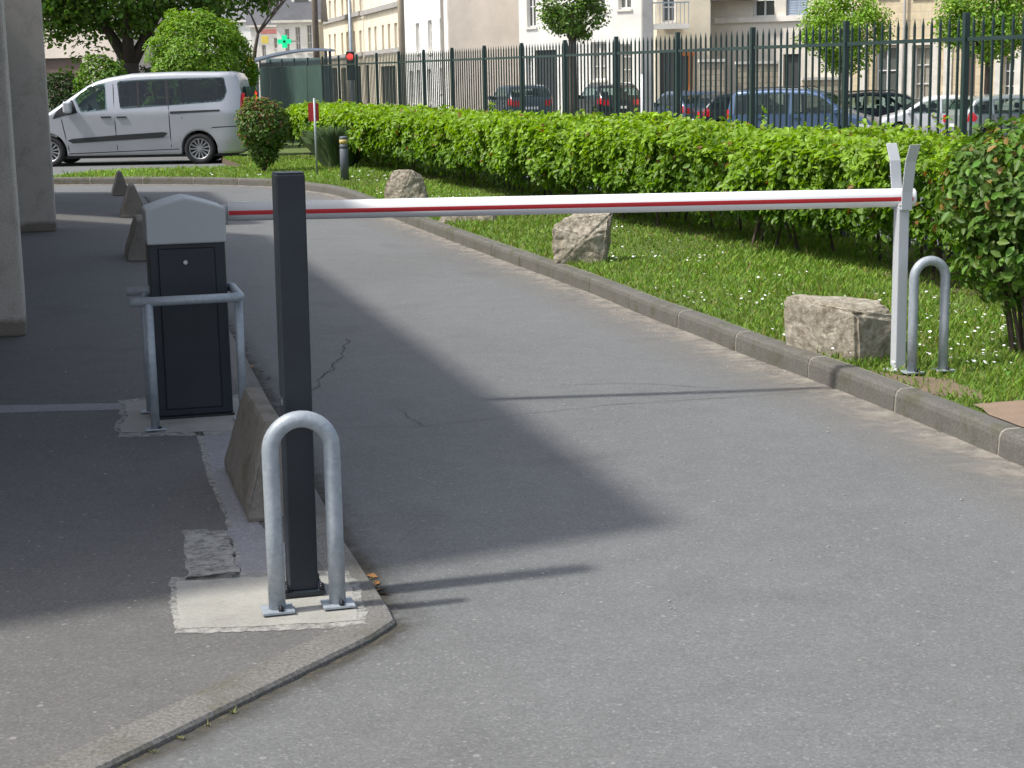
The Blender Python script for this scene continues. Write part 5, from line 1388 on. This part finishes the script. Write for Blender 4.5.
# right hand row
facade('stone shop front with orange panel and balcony right of the concrete pole', XY(657, 61), XY(710, 61), at(680, -60, 61).z,
       [(662, -20, 676, 22, 'win'), (661, 50, 693, 118, 'shop')], 'render_cream')
o = board(678, 694, 52, 56, 60.9, 'orange', 'shop_sign', 'short orange board over the brown shop window')
o = board(688.5, 692, 52, 118, 60.88, 'orange', 'door_panel', 'upright orange panel at the right side of the shop window', 'panel')
p = at(664, 24, 60.5); root = empty('balcony', (p.x, p.y, p.z), 0, 'pale balcony with thin rail above the shop front', 'balcony')
MB().box(-.6, .9, -.1, .38, -.18, 0).build('slab', 'trim', root)
m = MB(); m.box(-.6, .9, -.1, -.06, .72, .77)
for q in range(11): m.box(-.6 + q * .146, -.575 + q * .146, -.09, -.065, 0, .72)
m.build('railing', 'galv', root)
facade('grey beige rendered building with shuttered window over a rubble base', XY(710.5, 63), XY(852, 60.3), at(780, -90, 62).z,
       [(753, -30, 775, 17, 'win'), (786, -30, 808, 18, 'shut'), (783, 54, 800, 120, 'dark'), (716, 62, 722, 84, 'pale')], 'render_grey',
       trims=(('eaves', (-1.0, 2.2, 4.95, 5.2, .7, 'trim_grey')), ('string_course', (.2, 6.0, 4.15, 4.35, .12, 'trim')),))
def lowwall(px0, px1, py, Y, mat, label):
    a = at(px0, 100, Y); b = at(px1, 100, Y); z = at((px0 + px1) / 2, py, Y).z; gb = gz(a.x, Y) - .2
    root = empty('garden_wall', (a.x, Y, gb), 0, label, 'wall')
    MB().box(0, b.x - a.x, 0, .3, 0, z - gb).build('masonry', mat, root)
    MB().box(-.04, b.x - a.x + .04, -.05, .35, z - gb + .002, z - gb + .10).build('coping', 'trim', root)
lowwall(700, 724, 62, 59, 'stone_grey', 'rubble stone garden wall at the left end of the grey beige building')
lowwall(737, 778, 64, 59.5, 'stone_grey', 'rubble stone garden wall left of the dark garage opening')
lowwall(803, 845, 80, 60.5, 'stone_grey', 'low stone wall between garage opening and the round tree')
r8, p8, d8, z8 = facade('yellow cut stone building with white framed doors at the right', XY(852.5, 60.2), XY(1120, 55), at(950, -110, 58).z,
       [(875, 46, 897, 122, 'door'), (913, 46, 930, 105, 'pale'), (964, 50, 975, 112, 'brown'), (1003, 56, 1014, 103, 'win'), (880, -60, 898, -4, 'win'), (915, -60, 932, -4, 'win'), (1040, 50, 1060, 118, 'door')], 'stone')
def pil(x0, x1, y0, y1):
    a = onplane(x0, 70, p8, d8)[0]; b = onplane(x1, 70, p8, d8)[0]; zt = onplane((x0 + x1) / 2, y0, p8, d8)[1] - z8; zl = max(.1, onplane((x0 + x1) / 2, y1, p8, d8)[1] - z8)
    MB().box(a, b, -.06, -.003, zl, zt).build('trim_strip', 'trim', r8)
for q in ((858, 868, 42, 130), (898.5, 905, 40, 130), (906, 912, 40, 130), (931, 938, 40, 130), (944, 952, 40, 130), (995, 1002, 50, 110), (1015, 1021, 50, 110)): pil(*q)
pil(869, 897.5, 40, 45); pil(912.5, 930.5, 40, 45); pil(853, 1118, 104, 110)
p = at(904.5, 12, 59.0); MB_ = MB().tube([(0, 0, -6), (0, 0, 3)], .05, 8).build('drainpipe', 'trim_grey'); MB_.location = p; tag(MB_, 'grey drainpipe running down the yellow stone front', 'drainpipe')
# far closing row of treetops & hedging so no void shows from another position
for i, (px, Y, hh, w, lab) in enumerate([(-60, 70, 6.5, 5, 'tall dark tree left of the beige house'), (20, 78, 8, 5, 'tall tree rising behind the beige house')]):
    g = ground_at(px, Y); tree('broadleaf_tree', lab, g, 3, .3, [(-1, 0, 5), (1.2, 0, 5.2)], [(0, 0, hh, w, 4, hh * .5)], 9000, .3, (.05, .10, .018), nclump=200, clump_r=.4)

# ------------------------------------------------------------------ light, world, camera
sd = Vector((SX, SY, -1)).normalized()     # direction the light travels
sun = bpy.data.lights.new('sun', 'SUN'); sun.energy = 2.5; sun.angle = math.radians(2.8); sun.color = (1, .965, .91)
so = bpy.data.objects.new('sun', sun); col.objects.link(so); so.location = (-20, -6, 30)
so.rotation_euler = Vector((0, 0, -1)).rotation_difference(sd).to_euler()
world = bpy.data.worlds.new('World'); scene.world = world; world.use_nodes = True
nt = world.node_tree; bg = nt.nodes['Background']; sky = nt.nodes.new('ShaderNodeTexSky'); sky.sky_type = 'NISHITA'; sky.sun_disc = False
sky.sun_elevation = math.asin(-sd.z); to_sun = -sd; sky.sun_rotation = math.atan2(to_sun.x, to_sun.y)
sky.air_density = .75; sky.dust_density = 3.0; sky.ozone_density = 1.6
hsv = nt.nodes.new('ShaderNodeHueSaturation'); hsv.inputs['Saturation'].default_value = .62
nt.links.new(sky.outputs[0], hsv.inputs['Color']); nt.links.new(hsv.outputs[0], bg.inputs[0]); bg.inputs[1].default_value = .15
cam = bpy.data.cameras.new('camera'); co = bpy.data.objects.new('camera', cam); col.objects.link(co)
cam.sensor_fit = 'HORIZONTAL'; cam.sensor_width = 36; cam.lens = 36 * F / 1024; cam.clip_start = .05; cam.clip_end = 2000
R = Matrix((rt, upv, -fw)).transposed(); co.matrix_world = Matrix.Translation((0, 0, CH)) @ R.to_4x4()
scene.camera = co
vs = scene.view_settings; vs.view_transform = 'Standard'; vs.look = 'None'; vs.exposure = .72; vs.gamma = 1; vs.use_curve_mapping = False
scene.render.engine = 'CYCLES'; scene.render.resolution_x = 1024; scene.render.resolution_y = 768
scene.cycles.max_bounces = 6; scene.cycles.transparent_max_bounces = 6
